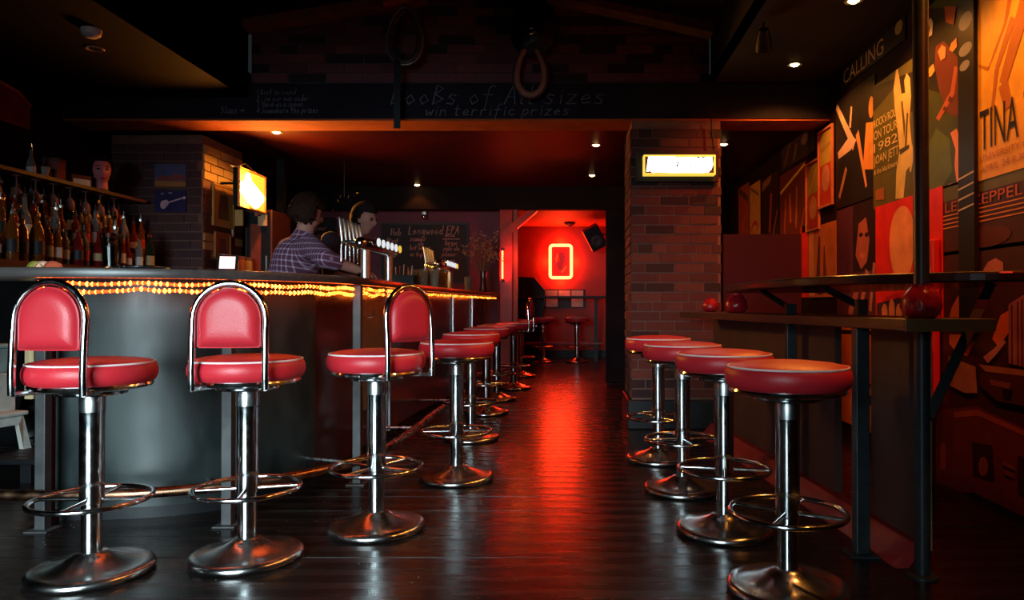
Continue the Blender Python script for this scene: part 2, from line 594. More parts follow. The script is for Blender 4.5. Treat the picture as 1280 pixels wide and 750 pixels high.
# brick pillar in the middle right
pil = struct(MB().box((0.475, YB + 0.015, 0), (1.18, 6.30, 2.45)).obj('brick_pillar', M_mortar))
brick_face(pil, (0.465, YB + 0.015, 0.24), (1, 0, 0), (0, -1, 0), 0.725, 2.2, M_brick)
brick_face(pil, (0.475, 6.30, 0.24), (0, -1, 0), (-1, 0, 0), 0.60, 2.2, M_brick)
struct(MB().box((0.44, YB - 0.03, 0), (1.21, 6.33, 0.23)).obj('baseboard_pillar', M_black, bevel=0.01))
# brick pier behind the bar on the left
pier = struct(MB().box((-3.98, 6.215, 0), (-3.19, 6.95, 2.45)).obj('brick_pier', M_mortar))
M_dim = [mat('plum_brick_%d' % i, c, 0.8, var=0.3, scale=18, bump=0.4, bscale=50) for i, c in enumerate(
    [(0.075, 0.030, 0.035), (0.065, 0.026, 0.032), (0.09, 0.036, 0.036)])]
brick_face(pier, (-3.98, 6.215, 1.0), (1, 0, 0), (0, -1, 0), 0.79, 1.45, M_dim)
brick_face(pier, (-3.19, 6.215, 1.0), (0, 1, 0), (1, 0, 0), 0.73, 1.07, M_brick[:2] + M_litbrick[3:])
brick_face(pier, (-3.19, 6.215, 2.07), (0, 1, 0), (1, 0, 0), 0.73, 0.38, M_litbrick)  # top band wears the yellow-lit brick colours

# end wall of the bar, header and frame of the opening to the back room
struct(MB().box((XL, 9.6, 0), (-0.905, 9.72, 2.5)).obj('wall_end', M_purplewall))
struct(MB().box((XL, 9.2, 2.21), (XR, 9.36, 2.5)).obj('beam_header', M_darkwall))
struct(MB().box((0.44, 9.25, 0), (XR, 9.4, 2.21)).obj('wall_end_right', M_darkwall))
M_glossred = mat('gloss_red_timber', (0.40, 0.030, 0.014), 0.30, var=0.2, scale=6, spec=0.1)
fr = MB()
fr.box((-0.93, 9.22, 0), (-0.76, 9.40, 2.21))
frm = struct(fr.obj('door_frame_post', M_glossred, bevel=0.012))
struct(MB().extrude([at(626, 290, 9.2), at(660, 263, 9.2), at(672, 263, 9.2), at(634, 296, 9.2)], (0, 0.12, 0)).obj('trim_5', M_glossred))
struct(MB().box((-0.755, 9.24, 0), (-0.70, 9.38, 2.21)).obj('trim_6', M_redwall))
# back room
YK = 13.5
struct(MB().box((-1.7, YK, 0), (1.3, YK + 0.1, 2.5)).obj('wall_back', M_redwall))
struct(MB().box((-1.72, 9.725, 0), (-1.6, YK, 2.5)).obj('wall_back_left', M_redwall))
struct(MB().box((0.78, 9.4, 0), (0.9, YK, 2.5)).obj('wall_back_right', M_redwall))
struct(MB().box((-1.6, YK - 0.02, 0), (0.78, YK, 0.14)).obj('baseboard_back', M_black))

# ------------------------------------------------------------------ bar
HB = 1.13


def bar_edge_pts():
    return catmull([(-4.0, 2.86, 0), (-3.2, 2.85, 0), (-2.26, 2.88, 0), (-1.78, 2.98, 0), (-1.45, 3.20, 0), (-1.23, 3.58, 0), (-1.145, 4.05, 0),
                    (-1.14, 5.0, 0), (-1.12, 6.07, 0), (-1.03, 7.6, 0), (-0.92, 9.15, 0)], 12)


def offset(path, d):
    out = []
    n = len(path)
    for i, p in enumerate(path):
        t = (path[min(i + 1, n - 1)] - path[max(i - 1, 0)]).normalized()
        out.append(p + Vector((-t.y, t.x, 0)) * d)
    return out


edge = bar_edge_pts()
inner = offset(edge, 0.47)
barroot = thing('bar_counter', 'long curved bar counter with dark front panels and lights under its worktop', 'bar')
top = MB().prism([(p.x, p.y) for p in edge] + [(p.x, p.y) for p in inner[::-1]], HB - 0.042, HB).obj('worktop', M_bartop, barroot, smooth=30, bevel=0.006)
panel_path = [p for p in catmull([(-2.32, 3.24, 0), (-1.95, 3.28, 0), (-1.66, 3.42, 0), (-1.44, 3.74, 0), (-1.37, 4.15, 0), (-1.35, 5.0, 0), (-1.33, 6.1, 0), (-1.23, 7.6, 0), (-1.12, 9.15, 0)], 8)]


def ribbon(path, z0, z1, th):
    o_ = offset(path, th)
    return MB().prism([(p.x, p.y) for p in path] + [(p.x, p.y) for p in o_[::-1]], z0, z1)


i1 = 28
ribbon(panel_path[:i1 + 1], 0.06, HB - 0.043, 0.03).obj('front_panel', M_panel, barroot, smooth=30)
M_sidepanel = mat('bar_side_panel', (0.05, 0.018, 0.022), 0.22, var=0.3, scale=4, spec=0.6)
ribbon(panel_path[i1:], 0.06, HB - 0.043, 0.03).obj('side_panel', M_sidepanel, barroot, smooth=30)
ribbon(offset(panel_path, 0.03), 0.0, 0.06, 0.03).obj('kickboard', M_black, barroot, smooth=30)
# reddish end board and raw timber strip at the hatch end
MB().box((-2.40, 3.24, 0), (-2.345, 3.7, HB - 0.043)).obj('end_board', mat('end_red', (0.10, 0.008, 0.008), 0.5), barroot)
tm = MB().box((-2.78, 3.66, 0.50), (-2.735, 3.72, 1.02)).obj('timber_batten', M_timber, barroot)
# posts under the edge
for (x, y_) in ((-2.295, 3.13), (-1.525, 3.20), (-1.172, 3.94)):
    po = MB()
    po.box((x - 0.022, y_ - 0.022, 0.008), (x + 0.022, y_ + 0.022, HB - 0.043)).box((x - 0.05, y_ - 0.05, 0.0), (x + 0.05, y_ + 0.05, 0.008))
    po.obj('post', mat('steel_post', (0.05, 0.05, 0.052), 0.5, 0.3, var=0.3, scale=14), barroot, bevel=0.003)
# grey board and metal strips on the receding side
gx = offset(panel_path, -0.012)


def on_side(yy, off=0.0):
    best = min(panel_path, key=lambda p: abs(p.y - yy) + (10 if p.x < -1.45 else 0))
    a = [p for p in panel_path if p.y <= yy][-1]
    b = [p for p in panel_path if p.y > yy][0]
    t = (yy - a.y) / (b.y - a.y)
    return a.x + (b.x - a.x) * t + off


MB().extrude([(on_side(4.50, 0.004), 4.50, 0.3), (on_side(5.10, 0.004), 5.10, 0.3), (on_side(5.10, 0.004), 5.10, 1.0), (on_side(4.50, 0.004), 4.50, 1.0)], (0.012, 0, 0)).obj('grey_board', plain('grey_board', (0.13, 0.12, 0.13), 0.5), barroot)
for yy in (5.28, 7.45, 8.4):
    x = on_side(yy, 0.008)
    MB().box((x - 0.006, yy - 0.012, 0.06), (x + 0.008, yy + 0.012, HB - 0.045)).obj('metal_strip', M_chrome2, barroot)
for yy in (4.62, 5.42):
    x = on_side(yy, 0.016)
    z = CAMH - 14 * yy / 900
    hk = MB().tube([(x - 0.006, yy, z), (x + 0.055, yy, z - 0.002), (x + 0.068, yy, z + 0.012), (x + 0.07, yy, z + 0.045)], 0.005, 8)
    hk.obj('coat_hook', M_chrome, barroot, smooth=40)
# foot rail
frail = catmull([(-2.75, 3.12, .16), (-2.3, 3.10, .16), (-1.85, 3.14, .16), (-1.42, 3.36, .16), (-1.14, 3.74, .16), (-1.05, 4.3, .16), (-1.04, 5.4, .16), (-1.01, 6.5, .16), (-0.95, 7.8, .16), (-0.84, 9.1, .16)], 8)
rl = MB().tube(frail, 0.024, 12).obj('foot_rail', M_copper, barroot, smooth=50)
for ii in (20, 32, 44, 54, 64):
    p = frail[ii]
    t = (frail[ii + 1] - frail[ii - 1]).normalized()
    nrm = Vector((-t.y, t.x, 0))
    MB().tube([p + nrm * 0.30 - Vector((0, 0, 0.0)), p], 0.010, 8).obj('rail_bracket', M_chrome2, rl, smooth=40)

# rope lights under the worktop edge
M_rope = mat('rope_tube', (0.35, 0.012, 0.004), 0.25, var=0.1, emit=(1.0, 0.028, 0.004), estr=9)
M_bulb = mat('rope_bulb', (1.0, 0.5, 0.15), 0.3, var=0.05, emit=(1.0, 0.20, 0.018), estr=16)


def path_len(path):
    s = [0]
    for a, b in zip(path[:-1], path[1:]):
        s.append(s[-1] + (b - a).length)
    return s


def sample(path, s, d):
    for i in range(len(s) - 1):
        if s[i + 1] >= d:
            t = (d - s[i]) / max(1e-9, s[i + 1] - s[i])
            return path[i].lerp(path[i + 1], t)
    return path[-1]


rope_path = offset(edge, 0.035)
ss = path_len(rope_path)


def arc_at(px):
    """arc position where the rope passes column px of the picture"""
    d, last = 0.0, None
    while d < ss[-1]:
        p = sample(rope_path, ss, d)
        x = 715 + p.x * 900 / p.y
        if x >= px:
            return d
        d += 0.01
    return ss[-1]


spans = [(41, 282, 'left of the second steel post', 2), (296, 444, 'between second and third posts', 2),
         (453, 479, 'just right of the third post', 2), (484, 522, 'behind the third stool backrest', 2), (530, 620, 'along the far end', 1)]
for (p0, p1, where, rows) in spans:
    d0, d1 = arc_at(p0), arc_at(p1)
    root = thing('rope_light', 'glowing red and amber rope light under bar edge, ' + where, 'light', group='rope lights under the bar edge')
    for rw in range(rows):
        pts = []
        n = max(6, int((d1 - d0) / 0.06))
        for i in range(n + 1):
            p = sample(rope_path, ss, d0 + (d1 - d0) * i / n).copy()
            p.z = HB - 0.064 - 0.022 * rw + 0.004 * math.sin(i * 1.3 + rw) - (0.012 * R.random() if rows == 2 and rw == 1 else 0)
            pts.append(p)
        MB().tube(pts, 0.0065, 6).obj('rope_tube', M_rope if p0 < 450 else mat('rope_tube_dim', (0.35, 0.012, 0.004), 0.25, var=0.1, emit=(1.0, 0.022, 0.003), estr=2.2), root, smooth=50)
        sp = path_len(pts)
        bb = MB()
        d = 0.012
        while d < sp[-1]:
            p = sample(pts, sp, d)
            r = 0.0062 + R.uniform(0, 0.0028)
            bb.add([p + Vector(v) * r for v in ((1.4, 0, 0), (-1.4, 0, 0), (0, 1.4, 0), (0, -1.4, 0), (0, 0, 1.3), (0, 0, -1.3))],
                   [(0, 2, 4), (2, 1, 4), (1, 3, 4), (3, 0, 4), (2, 0, 5), (1, 2, 5), (3, 1, 5), (0, 3, 5)])
            d += R.uniform(0.018, 0.027) * (3.6 if p0 > 500 else 2 if p0 > 450 else 1)
        ob = bb.obj('bulbs', M_bulb, root)
        ob['kind'] = 'stuff'

# ------------------------------------------------------------------ bar stools


def make_stool(name, label, back):
    t = thing(name, label, 'stool')
    # base: pressed dome with rolled rim
    MB().lathe([(0, 0), (.196, 0), (.205, .006), (.207, .016), (.203, .027), (.190, .034), (.172, .033), (.13, .044), (.085, .060), (.058, .074), (.05, .082), (0.0, .082)], 40).obj('base', M_basechrome, t, smooth=50)
    MB().lathe([(.0, .07), (.034, .07), (.034, .30), (0, .30)], 24).obj('lower_pole', M_chrome, t, smooth=40)
    MB().lathe([(0, .255), (.039, .255), (.0405, .262), (.0405, .60), (0, .60)], 24).obj('pole', M_chrome, t, smooth=40)
    MB().lathe([(0, .59), (.042, .59), (.042, .655), (.038, .665), (0, .665)], 24).obj('collar', M_chrome2, t, smooth=40)
    # foot ring with four spokes
    ring = MB().tube([(0.193 * math.cos(a), 0.193 * math.sin(a), .272) for a in [2 * PI * i / 40 for i in range(40)]], 0.0095, 10, closed=True).obj('foot_ring', M_chrome, t, smooth=60)
    for i in range(4):
        a = PI / 2 * i + 0.12
        MB().tube([(0.03 * math.cos(a), 0.03 * math.sin(a), .272), (0.19 * math.cos(a), 0.19 * math.sin(a), .272)], 0.0075, 8).obj('spoke', M_chrome, ring, smooth=50)
    # swivel plate and chrome band
    MB().lathe([(0, .655), (.10, .655), (.108, .662), (.13, .676), (0, .676)], 28).obj('swivel_plate', M_black, t, smooth=40)
    MB().lathe([(.09, .654), (.112, .654), (.114, .659), (.112, .664), (.09, .664)], 28).obj('plate_edge', M_chrome, t, smooth=40)
    MB().lathe([(0, .674), (.175, .674), (.192, .680), (.196, .688), (.192, .697), (0, .697)], 40).obj('seat_rim', M_chrome, t, smooth=40)
    # seat cushion
    prof = [(0, .690), (.182, .690), (.200, .700), (.209, .718), (.211, .735), (.208, .752), (.200, .766)]
    prof += [(.191, .772), (.16, .779), (.10, .785), (.05, .787), (0, .787)]
    seat = MB().lathe(prof, 48).obj('seat', M_leather, t, smooth=60)
    MB().tube([(0.1995 * math.cos(a), 0.1995 * math.sin(a), .7675) for a in [2 * PI * i / 48 for i in range(48)]], 0.0036, 6, closed=True).obj('piping', M_piping, seat, smooth=60)
    sm = MB().tube([(0.2005 * math.cos(1.9), 0.2005 * math.sin(1.9), .70), (0.2122 * math.cos(1.9), 0.2122 * math.sin(1.9), .735), (0.2015 * math.cos(1.9), 0.2015 * math.sin(1.9), .765)], 0.0016, 5)
    sm.obj('seam', mat('dark_seam', (0.2, 0.005, 0.01), 0.5), seat)
    if back:
        # the back stands at local -Y
        yb = -0.198
        w = 0.125
        arch = [(-w, yb - 0.012, .672), (-w, yb - 0.014, .74), (-w, yb - 0.010, .85), (-w, yb - 0.004, .925)]
        for i in range(1, 16):
            a = PI - PI * i / 16
            arch.append((w * math.cos(a), yb - 0.004 + 0.004 * math.sin(a), .925 + 0.130 * math.sin(a)))
        arch += [(w, yb - 0.004, .925), (w, yb - 0.010, .85), (w, yb - 0.014, .74), (w, yb - 0.012, .672)]
        bf = MB().tube(arch, 0.0125, 12).obj('back_frame', M_chrome, t, smooth=50)
        for s in (-1, 1):
            MB().tube([(s * w, yb - 0.012, .676), (s * 0.11, -0.13, .674), (s * 0.08, -0.06, .674)], 0.009, 8).obj('bracket', M_chrome2, bf, smooth=40)
        # pad inside the arch
        hw = 0.108
        ring_ = [(-hw, .830), (-hw + .006, .824), (-.06, .8235), (0, .823), (.06, .8235), (hw - .006, .824), (hw, .830), (hw, .86), (hw, .89), (hw, .925)]
        for i in range(1, 14):
            a = PI * i / 14
            ring_.append((hw * math.cos(a), .925 + 0.113 * math.sin(a)))
        ring_ += [(-hw, .925), (-hw, .89), (-hw, .86)]
        cx, cz = 0, .93
        pb = MB()
        front = [(q, -.032 * (1 - q ** 7)) for q in (0, .2, .4, .6, .75, .86, .93, .97)]
        layers = front + [(1.0, -.006), (1.0, .012)] + [(q, .040 * (1 - q ** 6)) for q in (.97, .92, .85, .7, .5, .25, 0)]
        n = len(ring_)
        vs_, fs = [], []
        for sc, dy in layers:
            for (x, z) in ring_:
                vs_.append((cx + (x - cx) * sc, yb - 0.004 + dy, cz + (z - cz) * sc))
        for a in range(len(layers) - 1):
            for i in range(n):
                j = (i + 1) % n
                fs.append((a * n + i, a * n + j, (a + 1) * n + j, (a + 1) * n + i))
        pb.add(vs_, fs).obj('backrest', M_leather, t, smooth=60)
    return t


def spot(px, py):
    yy = (CAMH) * 900 / (py - 382)
    return ((px - 715) * yy / 900, yy, 0)


sb = make_stool('bar_stool', 'red bar stool with arched backrest, far left under the bar', True)
s0 = make_stool('bar_stool', 'backless red bar stool with splayed ring, fourth from left along bar', False)
sb['group'] = s0['group'] = 'red bar stools'
sb.location = spot(116, 716)
sb.rotation_euler = (0, 0, math.radians(-3))
dup(sb, spot(310, 697), math.radians(7), 'red bar stool with arched backrest, second from left along bar')
dup(sb, spot(471, 661), math.radians(56), 'red bar stool with backrest turned sideways, third from left along bar')
s0.location = spot(571, 599)
s0['label'] = 'backless red bar stool just right of the third backrest along bar'
for i, (px, py, b, l) in enumerate([(589, 549, 0, 'fifth bar stool along the bar, backless, half hidden behind the fourth'),
                                    (608, 517, 0, 'sixth bar stool along the bar, backless'),
                                    (621, 500, 0, 'seventh bar stool along the bar, backless'),
                                    (642, 486, 1, 'distant bar stool along the bar with its backrest turned to the aisle'),
                                    (651, 471, 0, 'last bar stool at the far end of the bar')]):
    dup(sb if b else s0, spot(px, py), math.radians(80) if b else 0.3 * i, 'red ' + l)
for i, (px, py, l) in enumerate([(984, 738, 'nearest one at the right counter'), (905, 664, 'second from camera at the right counter'),
                                 (853, 613, 'third from camera at the right counter'), (823, 575, 'fourth and farthest at the right counter')]):
    dup(s0, spot(px, py), 0.9 + 0.35 * i, 'backless red bar stool with chrome foot ring, ' + l)
for px, l in ((679, 'left'), (721, 'right')):
    p = spot(px, 453)
    dup(s0, p, 0.4, 'distant backless bar stool at the back room table, %s one' % l)

# ------------------------------------------------------------------ right counters, posts and partition
lower = thing('lower_counter', 'long dark wooden drinking shelf beside the right row of stools', 'counter')
MB().prism([(0.80, 5.35), (0.815, 5.15), (1.135, 2.46), (1.45, 2.46), (1.42, 3.3), (1.14, 5.40)], 0.888, 0.930).obj('shelf_top', M_wooddark, lower, bevel=0.004)
MB().box((1.136, 2.447, 0.886), (1.435, 2.459, 0.929)).obj('end_strip', mat('olive_edge', (0.045, 0.04, 0.018), 0.5), lower)
upper = thing('upper_counter', 'raised black counter with rounded front edge in front of poster wall', 'counter')
uo = catmull([(0.99, 4.70, 0), (0.955, 4.2, 0), (0.955, 3.62, 0), (1.02, 3.2, 0), (1.15, 2.93, 0), (1.34, 2.72, 0), (1.58, 2.58, 0), (1.80, 2.62, 0), (1.88, 2.85, 0), (1.88, 3.8, 0), (1.82, 4.6, 0), (1.5, 4.92, 0), (1.15, 4.9, 0)], 6, closed=True)
MB().prism([(p.x, p.y) for p in uo], 1.060, 1.100).obj('counter_top', mat('black_gloss_top', (0.014, 0.010, 0.009), 0.25, var=0.3, scale=6), upper, bevel=0.008)
# posts that carry both counters
pa = thing('support_pole', 'round black steel pole from floor to ceiling through the right counters', 'pole')
MB().lathe([(0, 0.01), (.027, .01), (.027, 0.886), (0, .886)], 20, c=(1.262, 2.60, 0)).obj('lower_shaft', M_blackmetal, pa, smooth=40)
MB().lathe([(0, 0.932), (.027, .932), (.027, 1.058), (0, 1.058)], 20, c=(1.262, 2.60, 0)).obj('middle_shaft', M_blackmetal, pa, smooth=40)
MB().lathe([(0, 1.058), (.027, 1.058), (.027, 2.75), (0, 2.75)], 20, c=(1.262, 2.60, 0)).obj('upper_shaft', M_blackmetal, pa, smooth=40)
MB().lathe([(0, 0), (.055, 0), (.055, .008), (.028, .012), (0, .012)], 20, c=(1.262, 2.60, 0)).obj('floor_flange', M_blackmetal, pa, smooth=40)
MB().tube([(1.285, 2.60, 0.57), (1.56, 2.68, 1.055)], 0.024, 4).obj('brace', M_black, pa)
pbt = thing('square_post', 'square black steel post under the lower counter with angled strut above', 'post')
MB().box((1.105, 2.80, 0.01), (1.158, 2.852, 0.888)).obj('shaft', M_blackmetal, pbt, bevel=0.004)
MB().box((1.08, 2.775, 0.0), (1.183, 2.877, 0.010)).obj('foot_plate', M_blackmetal, pbt)
MB().box((1.16, 2.92, 0.935), (1.20, 2.96, 1.0)).obj('stub', M_black, pbt)
MB().tube([(1.18, 2.94, 0.97), (1.09, 3.14, 1.058)], 0.016, 4).obj('strut', M_black, pbt)
pct = thing('square_post', 'farther square black post under the counter, behind the second stool', 'post')
MB().box((1.12, 3.75, 0.01), (1.17, 3.80, 0.888)).obj('shaft', M_blackmetal, pct, bevel=0.004)
MB().box((1.10, 3.73, 0.0), (1.19, 3.82, 0.010)).obj('foot_plate', M_blackmetal, pct)
MB().box((1.12, 3.75, 0.930), (1.17, 3.80, 0.985)).obj('stub', M_black, pct)
MB().tube([(1.145, 3.78, 0.96), (1.04, 3.95, 1.058)], 0.016, 4).obj('strut', M_black, pct)
# low partition with a gap; red painted plinth
part = thing('low_partition', 'low brown panelled partition under the right counter', 'partition')
MB().extrude([(1.285, 2.66, 0.10), (1.262, 3.04, 0.10), (1.262, 3.04, 0.888), (1.285, 2.66, 0.888)], (0.03, 0, 0)).obj('panel', M_brownpanel, part)
MB().extrude([(1.235, 3.38, 0.10), (1.07, 5.45, 0.10), (1.07, 5.45, 0.888), (1.235, 3.38, 0.888)], (0.03, 0, 0)).obj('panel', M_brownpanel, part)
MB().box((1.275, 2.635, 0.08), (1.315, 2.658, 0.888)).obj('corner_trim', mat('worn_trim', (0.20, 0.15, 0.09), 0.5, var=0.4), part)
MB().extrude([(1.20, 2.68, 0.0), (0.96, 5.4, 0.0), (1.04, 5.4, 0.095), (1.265, 2.68, 0.095)], (0.05, 0, 0)).obj('plinth', M_redpaint, part)
# frontal board between pillar and poster wall
struct(MB().box((1.24, 5.90, 0), (1.88, 5.96, 1.56)).obj('wall_partition', mat('plum_board', (0.040, 0.007, 0.015), 0.7, spec=0.15, var=0.15, scale=3)))


def candle(x, y_, label, s=1.0):
    t = thing('candle_holder', label, 'candle holder', (x, y_, 0.930), 0, 'red glass candle holders')
    prof = [(0, 0), (.040, 0), (.058, .014), (.067, .042), (.062, .072), (.044, .098), (.034, .110), (.036, .118), (.031, .118), (.029, .110), (.038, .096), (.055, .070), (.060, .042), (.052, .018), (0, .010)]
    mb = MB()
    vs_, fs = [], []
    mb.lathe([(r * s, z * s) for r, z in prof], 28)
    # swirled ribs
    mb.v = [(x_ * (1 + 0.035 * math.sin(9 * math.atan2(y2, x_) + z_ * 70)), y2 * (1 + 0.035 * math.sin(9 * math.atan2(y2, x_) + z_ * 70)), z_) for x_, y2, z_ in mb.v]
    mb.obj('glass', mat('red_glass', (0.42, 0.012, 0.02), 0.10, var=0.2, scale=30, trans=0.35, bump=0.5, bscale=45), t, smooth=60)
    MB().lathe([(0, .012 * s), (.018 * s, .012 * s), (.018 * s, .032 * s), (0, .032 * s)], 12).obj('candle', plain('wax', (0.7, 0.55, 0.4), 0.6), t, smooth=40)
    return t


candle(1.225, 2.525, 'red glass candle holder nearest the camera, on the lower counter by the pole', 1.02)
candle(0.985, 4.32, 'red glass candle holder on the far half of lower counter, right of two')
candle(0.985, 5.12, 'red glass candle holder at far end of lower counter beside the pillar', 0.85)

# ------------------------------------------------------------------ posters on the right wall


def yw(px):
    return XR * 900 / (px - 715)


def text_obj(body, width, height, parent, m_, mtx, name='lettering'):
    cu = bpy.data.curves.new(name, 'FONT')
    cu.body = body
    cu.size = 1.0
    cu.extrude = 0.0
    cu.fill_mode = 'FRONT'
    cu.resolution_u = 3
    tmp = bpy.data.objects.new(name, cu)
    C.objects.link(tmp)
    dg = bpy.context.evaluated_depsgraph_get()
    me = bpy.data.meshes.new_from_object(tmp.evaluated_get(dg))
    bpy.data.objects.remove(tmp)
    xs = [v.co.x for v in me.vertices]
    ys = [v.co.y for v in me.vertices]
    x0, x1, y0, y1 = min(xs), max(xs), min(ys), max(ys)
    for v in me.vertices:
        v.co = mtx @ Vector(((v.co.x - x0) / (x1 - x0) * width, (v.co.y - y0) / (y1 - y0) * height, 0))
    me.materials.clear()
    me.materials.append(m_)
    o = bpy.data.objects.new(name, me)
    o.parent = parent
    C.objects.link(o)
    return o


PM = {}


def ink(c, rough=0.42):
    k_ = tuple(round(x, 3) for x in c)
    if k_ not in PM:
        PM[k_] = mat('ink_%d' % len(PM), c, rough, var=0.16, scale=9, spec=0.2)
    return PM[k_]


def poster(name, label, cat, p0, p1, ref, pt, pb, base, shapes=(), texts=(), th=0.005, group=None, frame=None, off=0.0, crop=None):
    """on the right wall, from picture column p0 (far) to p1 (near); top and bottom rows pt, pb measured at column ref"""
    ya, yb = yw(p0), yw(p1)
    yr = yw(ref)
    zt, zb = CAMH + (382 - pt) * yr / 900, CAMH + (382 - pb) * yr / 900
    W, H = ya - yb, zt - zb
    x = XR - 0.001 - off
    root = thing(name, label, cat, (0, 0, 0), 0, group)

    def pt3(u, v, o):
        return Vector((x - th - o, ya - u * W, zb + v * H))
    MB().box((x - th, yb, zb), (x, ya, zt)).obj('sheet', ink(base), root)
    if shapes:
        mb = MB()
        mats = []
        for i, (c, poly) in enumerate(shapes):
            m_ = ink(c)
            if m_ not in mats:
                mats.append(m_)
            mb.m = mats.index(m_)
            if crop:          # outlines measured on the photograph, laid onto the wall plane
                x0_, y0_, k_ = crop
                uv = []
                for a_, b_ in poly:
                    yy_ = yw(x0_ + a_ / k_)
                    uv.append(((ya - yy_) / W, (CAMH + (382 - y0_ - b_ / k_) * yy_ / 900 - zb) / H))
                poly = [(min(1, max(0, u)), min(1, max(0, v))) for u, v in uv]
            pts = [pt3(u, v, 0.0006 + 0.0004 * i) for u, v in poly]
            mb.add(pts, [list(range(len(pts)))])
        mb.obj('print', mats, root)
    for (s, u, v, w, h, c) in texts:
        mt = Matrix.Translation(pt3(u, v, 0.0006 + 0.0004 * (len(shapes) + 1))) @ Matrix(((0, 0, -1, 0), (-1, 0, 0, 0), (0, 1, 0, 0), (0, 0, 0, 1)))
        text_obj(s, w * W, h * H, root, ink(c), mt)
    if frame:
        fm = MB()
        f = 0.018
        for a, b in (((x - th - .012, yb - f, zb - f), (x, yb, zt + f)), ((x - th - .012, ya, zb - f), (x, ya + f, zt + f)),
                     ((x - th - .012, yb, zb - f), (x, ya, zb)), ((x - th - .012, yb, zt), (x, ya, zt + f))):
            fm.box(a, b)
        fm.obj('frame', ink(frame), root)
    return root


def ell(cx, cy, rx, ry, n=18, a0=0, a1=2 * PI):
    return [(cx + rx * math.cos(a0 + (a1 - a0) * i / n), cy + ry * math.sin(a0 + (a1 - a0) * i / n)) for i in range(n)]


def bar_(x0, y0, x1, y1, w, w2=None):
    dx, dy = x1 - x0, y1 - y0
    l = math.hypot(dx, dy)
    nx, ny = -dy / l * w, dx / l * w
    w2 = w if w2 is None else w2
    mx, my = -dy / l * w2, dx / l * w2
    return [(x0 - nx, y0 - ny), (x1 - mx, y1 - my), (x1 + mx, y1 + my), (x0 + nx, y0 + ny)]


BLK = (0.008, 0.006, 0.008)
# big orange poster at the right edge
line = (0.40, 0.13, 0.02)
poster('concert_poster', 'big orange poster with leg drawing and black capital lettering at right edge', 'poster', 1225, 1420, 1225, -40, 227, (0.68, 0.36, 0.045),
       [(line, bar_(.10, .50, .24, .66, .006, .012)), (line, bar_(.24, .66, .36, .98, .012, .03)), (line, bar_(.13, .30, .17, .48, .010, .016)), (line, bar_(.17, .48, .30, .66, .016, .022)),
        (line, bar_(.26, .28, .22, .40, .03, .035)), (line, bar_(.22, .40, .40, .70, .03, .05)), (line, bar_(.02, .54, .10, .50, .004, .008)), (line, bar_(.46, .25, .50, .70, .02, .05))],
       [('TINA TURNER', .03, .135, .86, .185, BLK), ('UNIVERSITY OF THE PL', .03, .085, .62, .03, (0.35, 0.12, 0.02)), ('APRIL 24 8.30PM HOB', .03, .035, .60, .03, (0.35, 0.12, 0.02))], off=0.004)
# guitarist poster (generic figure)
poster('concert_poster', 'dark green poster of a guitarist, just right of the black pole', 'poster', 1160, 1208, 1160, 10, 240, (0.05, 0.06, 0.018),
       [((0.02, 0.016, 0.015), [(360, 20), (505, 20), (505, 330), (470, 300), (420, 350), (360, 330)]), ((0.09, 0.12, 0.025), [(362, 560), (400, 480), (450, 520), (460, 640), (420, 720), (362, 715)]),
        ((0.13, 0.03, 0.02), [(400, 170), (430, 150), (480, 210), (495, 330), (480, 440), (440, 420), (410, 330), (395, 240)]), ((0.38, 0.09, 0.05), [(400, 442), (412, 452), (470, 350), (482, 250), (470, 245), (455, 340)]),
        ((0.10, 0.02, 0.015), [(425, 410), (438, 420), (446, 405), (432, 396)]), ((0.10, 0.02, 0.015), [(445, 375), (456, 384), (464, 366), (452, 358)]),
        ((0.68, 0.24, 0.17), [(455, 497), (478, 480), (494, 520), (497, 600), (494, 690), (478, 700), (470, 620), (474, 560)]), ((0.70, 0.28, 0.24), [(446, 690), (464, 688), (466, 712), (448, 720)]),
        ((0.62, 0.30, 0.08), [(364, 290), (372, 258), (392, 236), (398, 262), (384, 284)]), ((0.62, 0.26, 0.08), [(452, 185), (460, 160), (480, 138), (482, 172), (466, 192)]), ((0.45, 0.22, 0.10), [(410, 190), (425, 165), (440, 175), (438, 215), (420, 225)]),
        ((0.50, 0.40, 0.36), [(373, 75), (384, 62), (392, 80), (388, 128), (376, 136), (380, 100)]), ((0.3, 0.06, 0.03), [(436, 20), (480, 20), (470, 90), (440, 80)])], off=0.003, crop=(1040, 0, 3.0))
# dark upright strip
st = poster('upright_strip', 'narrow black upright strip between the green and orange posters', 'strip', 1206, 1226, 1206, -20, 415, (0.010, 0.008, 0.010),
            [((0.22, 0.22, 0.34), ell(.5, .88, .42, .025)), ((0.22, 0.22, 0.32), ell(.5, .80, .42, .018)), ((0.2, 0.2, 0.3), ell(.45, .755, .32, .014))] +
            [((0.50, 0.42, 0.45), [(0, .435 - .03 * i), (1, .445 - .03 * i), (1, .450 - .03 * i), (0, .440 - .03 * i)]) for i in range(4)], th=0.03)
# striped poster with lettering
stripe = (0.62, 0.22, 0.10)
poster('album_poster', 'dark poster crossed by four pale stripes under capital lettering', 'poster', 1181, 1420, 1181, 236, 320, (0.055, 0.012, 0.012),
       [((0.10, 0.09, 0.02), [(0, .80), (1, .80), (1, 1), (0, 1)])] +
       [(stripe, [(0, .575 - .060 * i), (1, .575 - .060 * i), (1, .592 - .060 * i), (0, .592 - .060 * i)]) for i in range(4)] + [((0.09, 0.015, 0.012), ell(.30, .18, .16, .14)), ((0.08, 0.02, 0.01), ell(.62, .2, .10, .12))],
       [('LED ZEPPELIN', .02, .63, .60, .14, (0.42, 0.10, 0.05))])
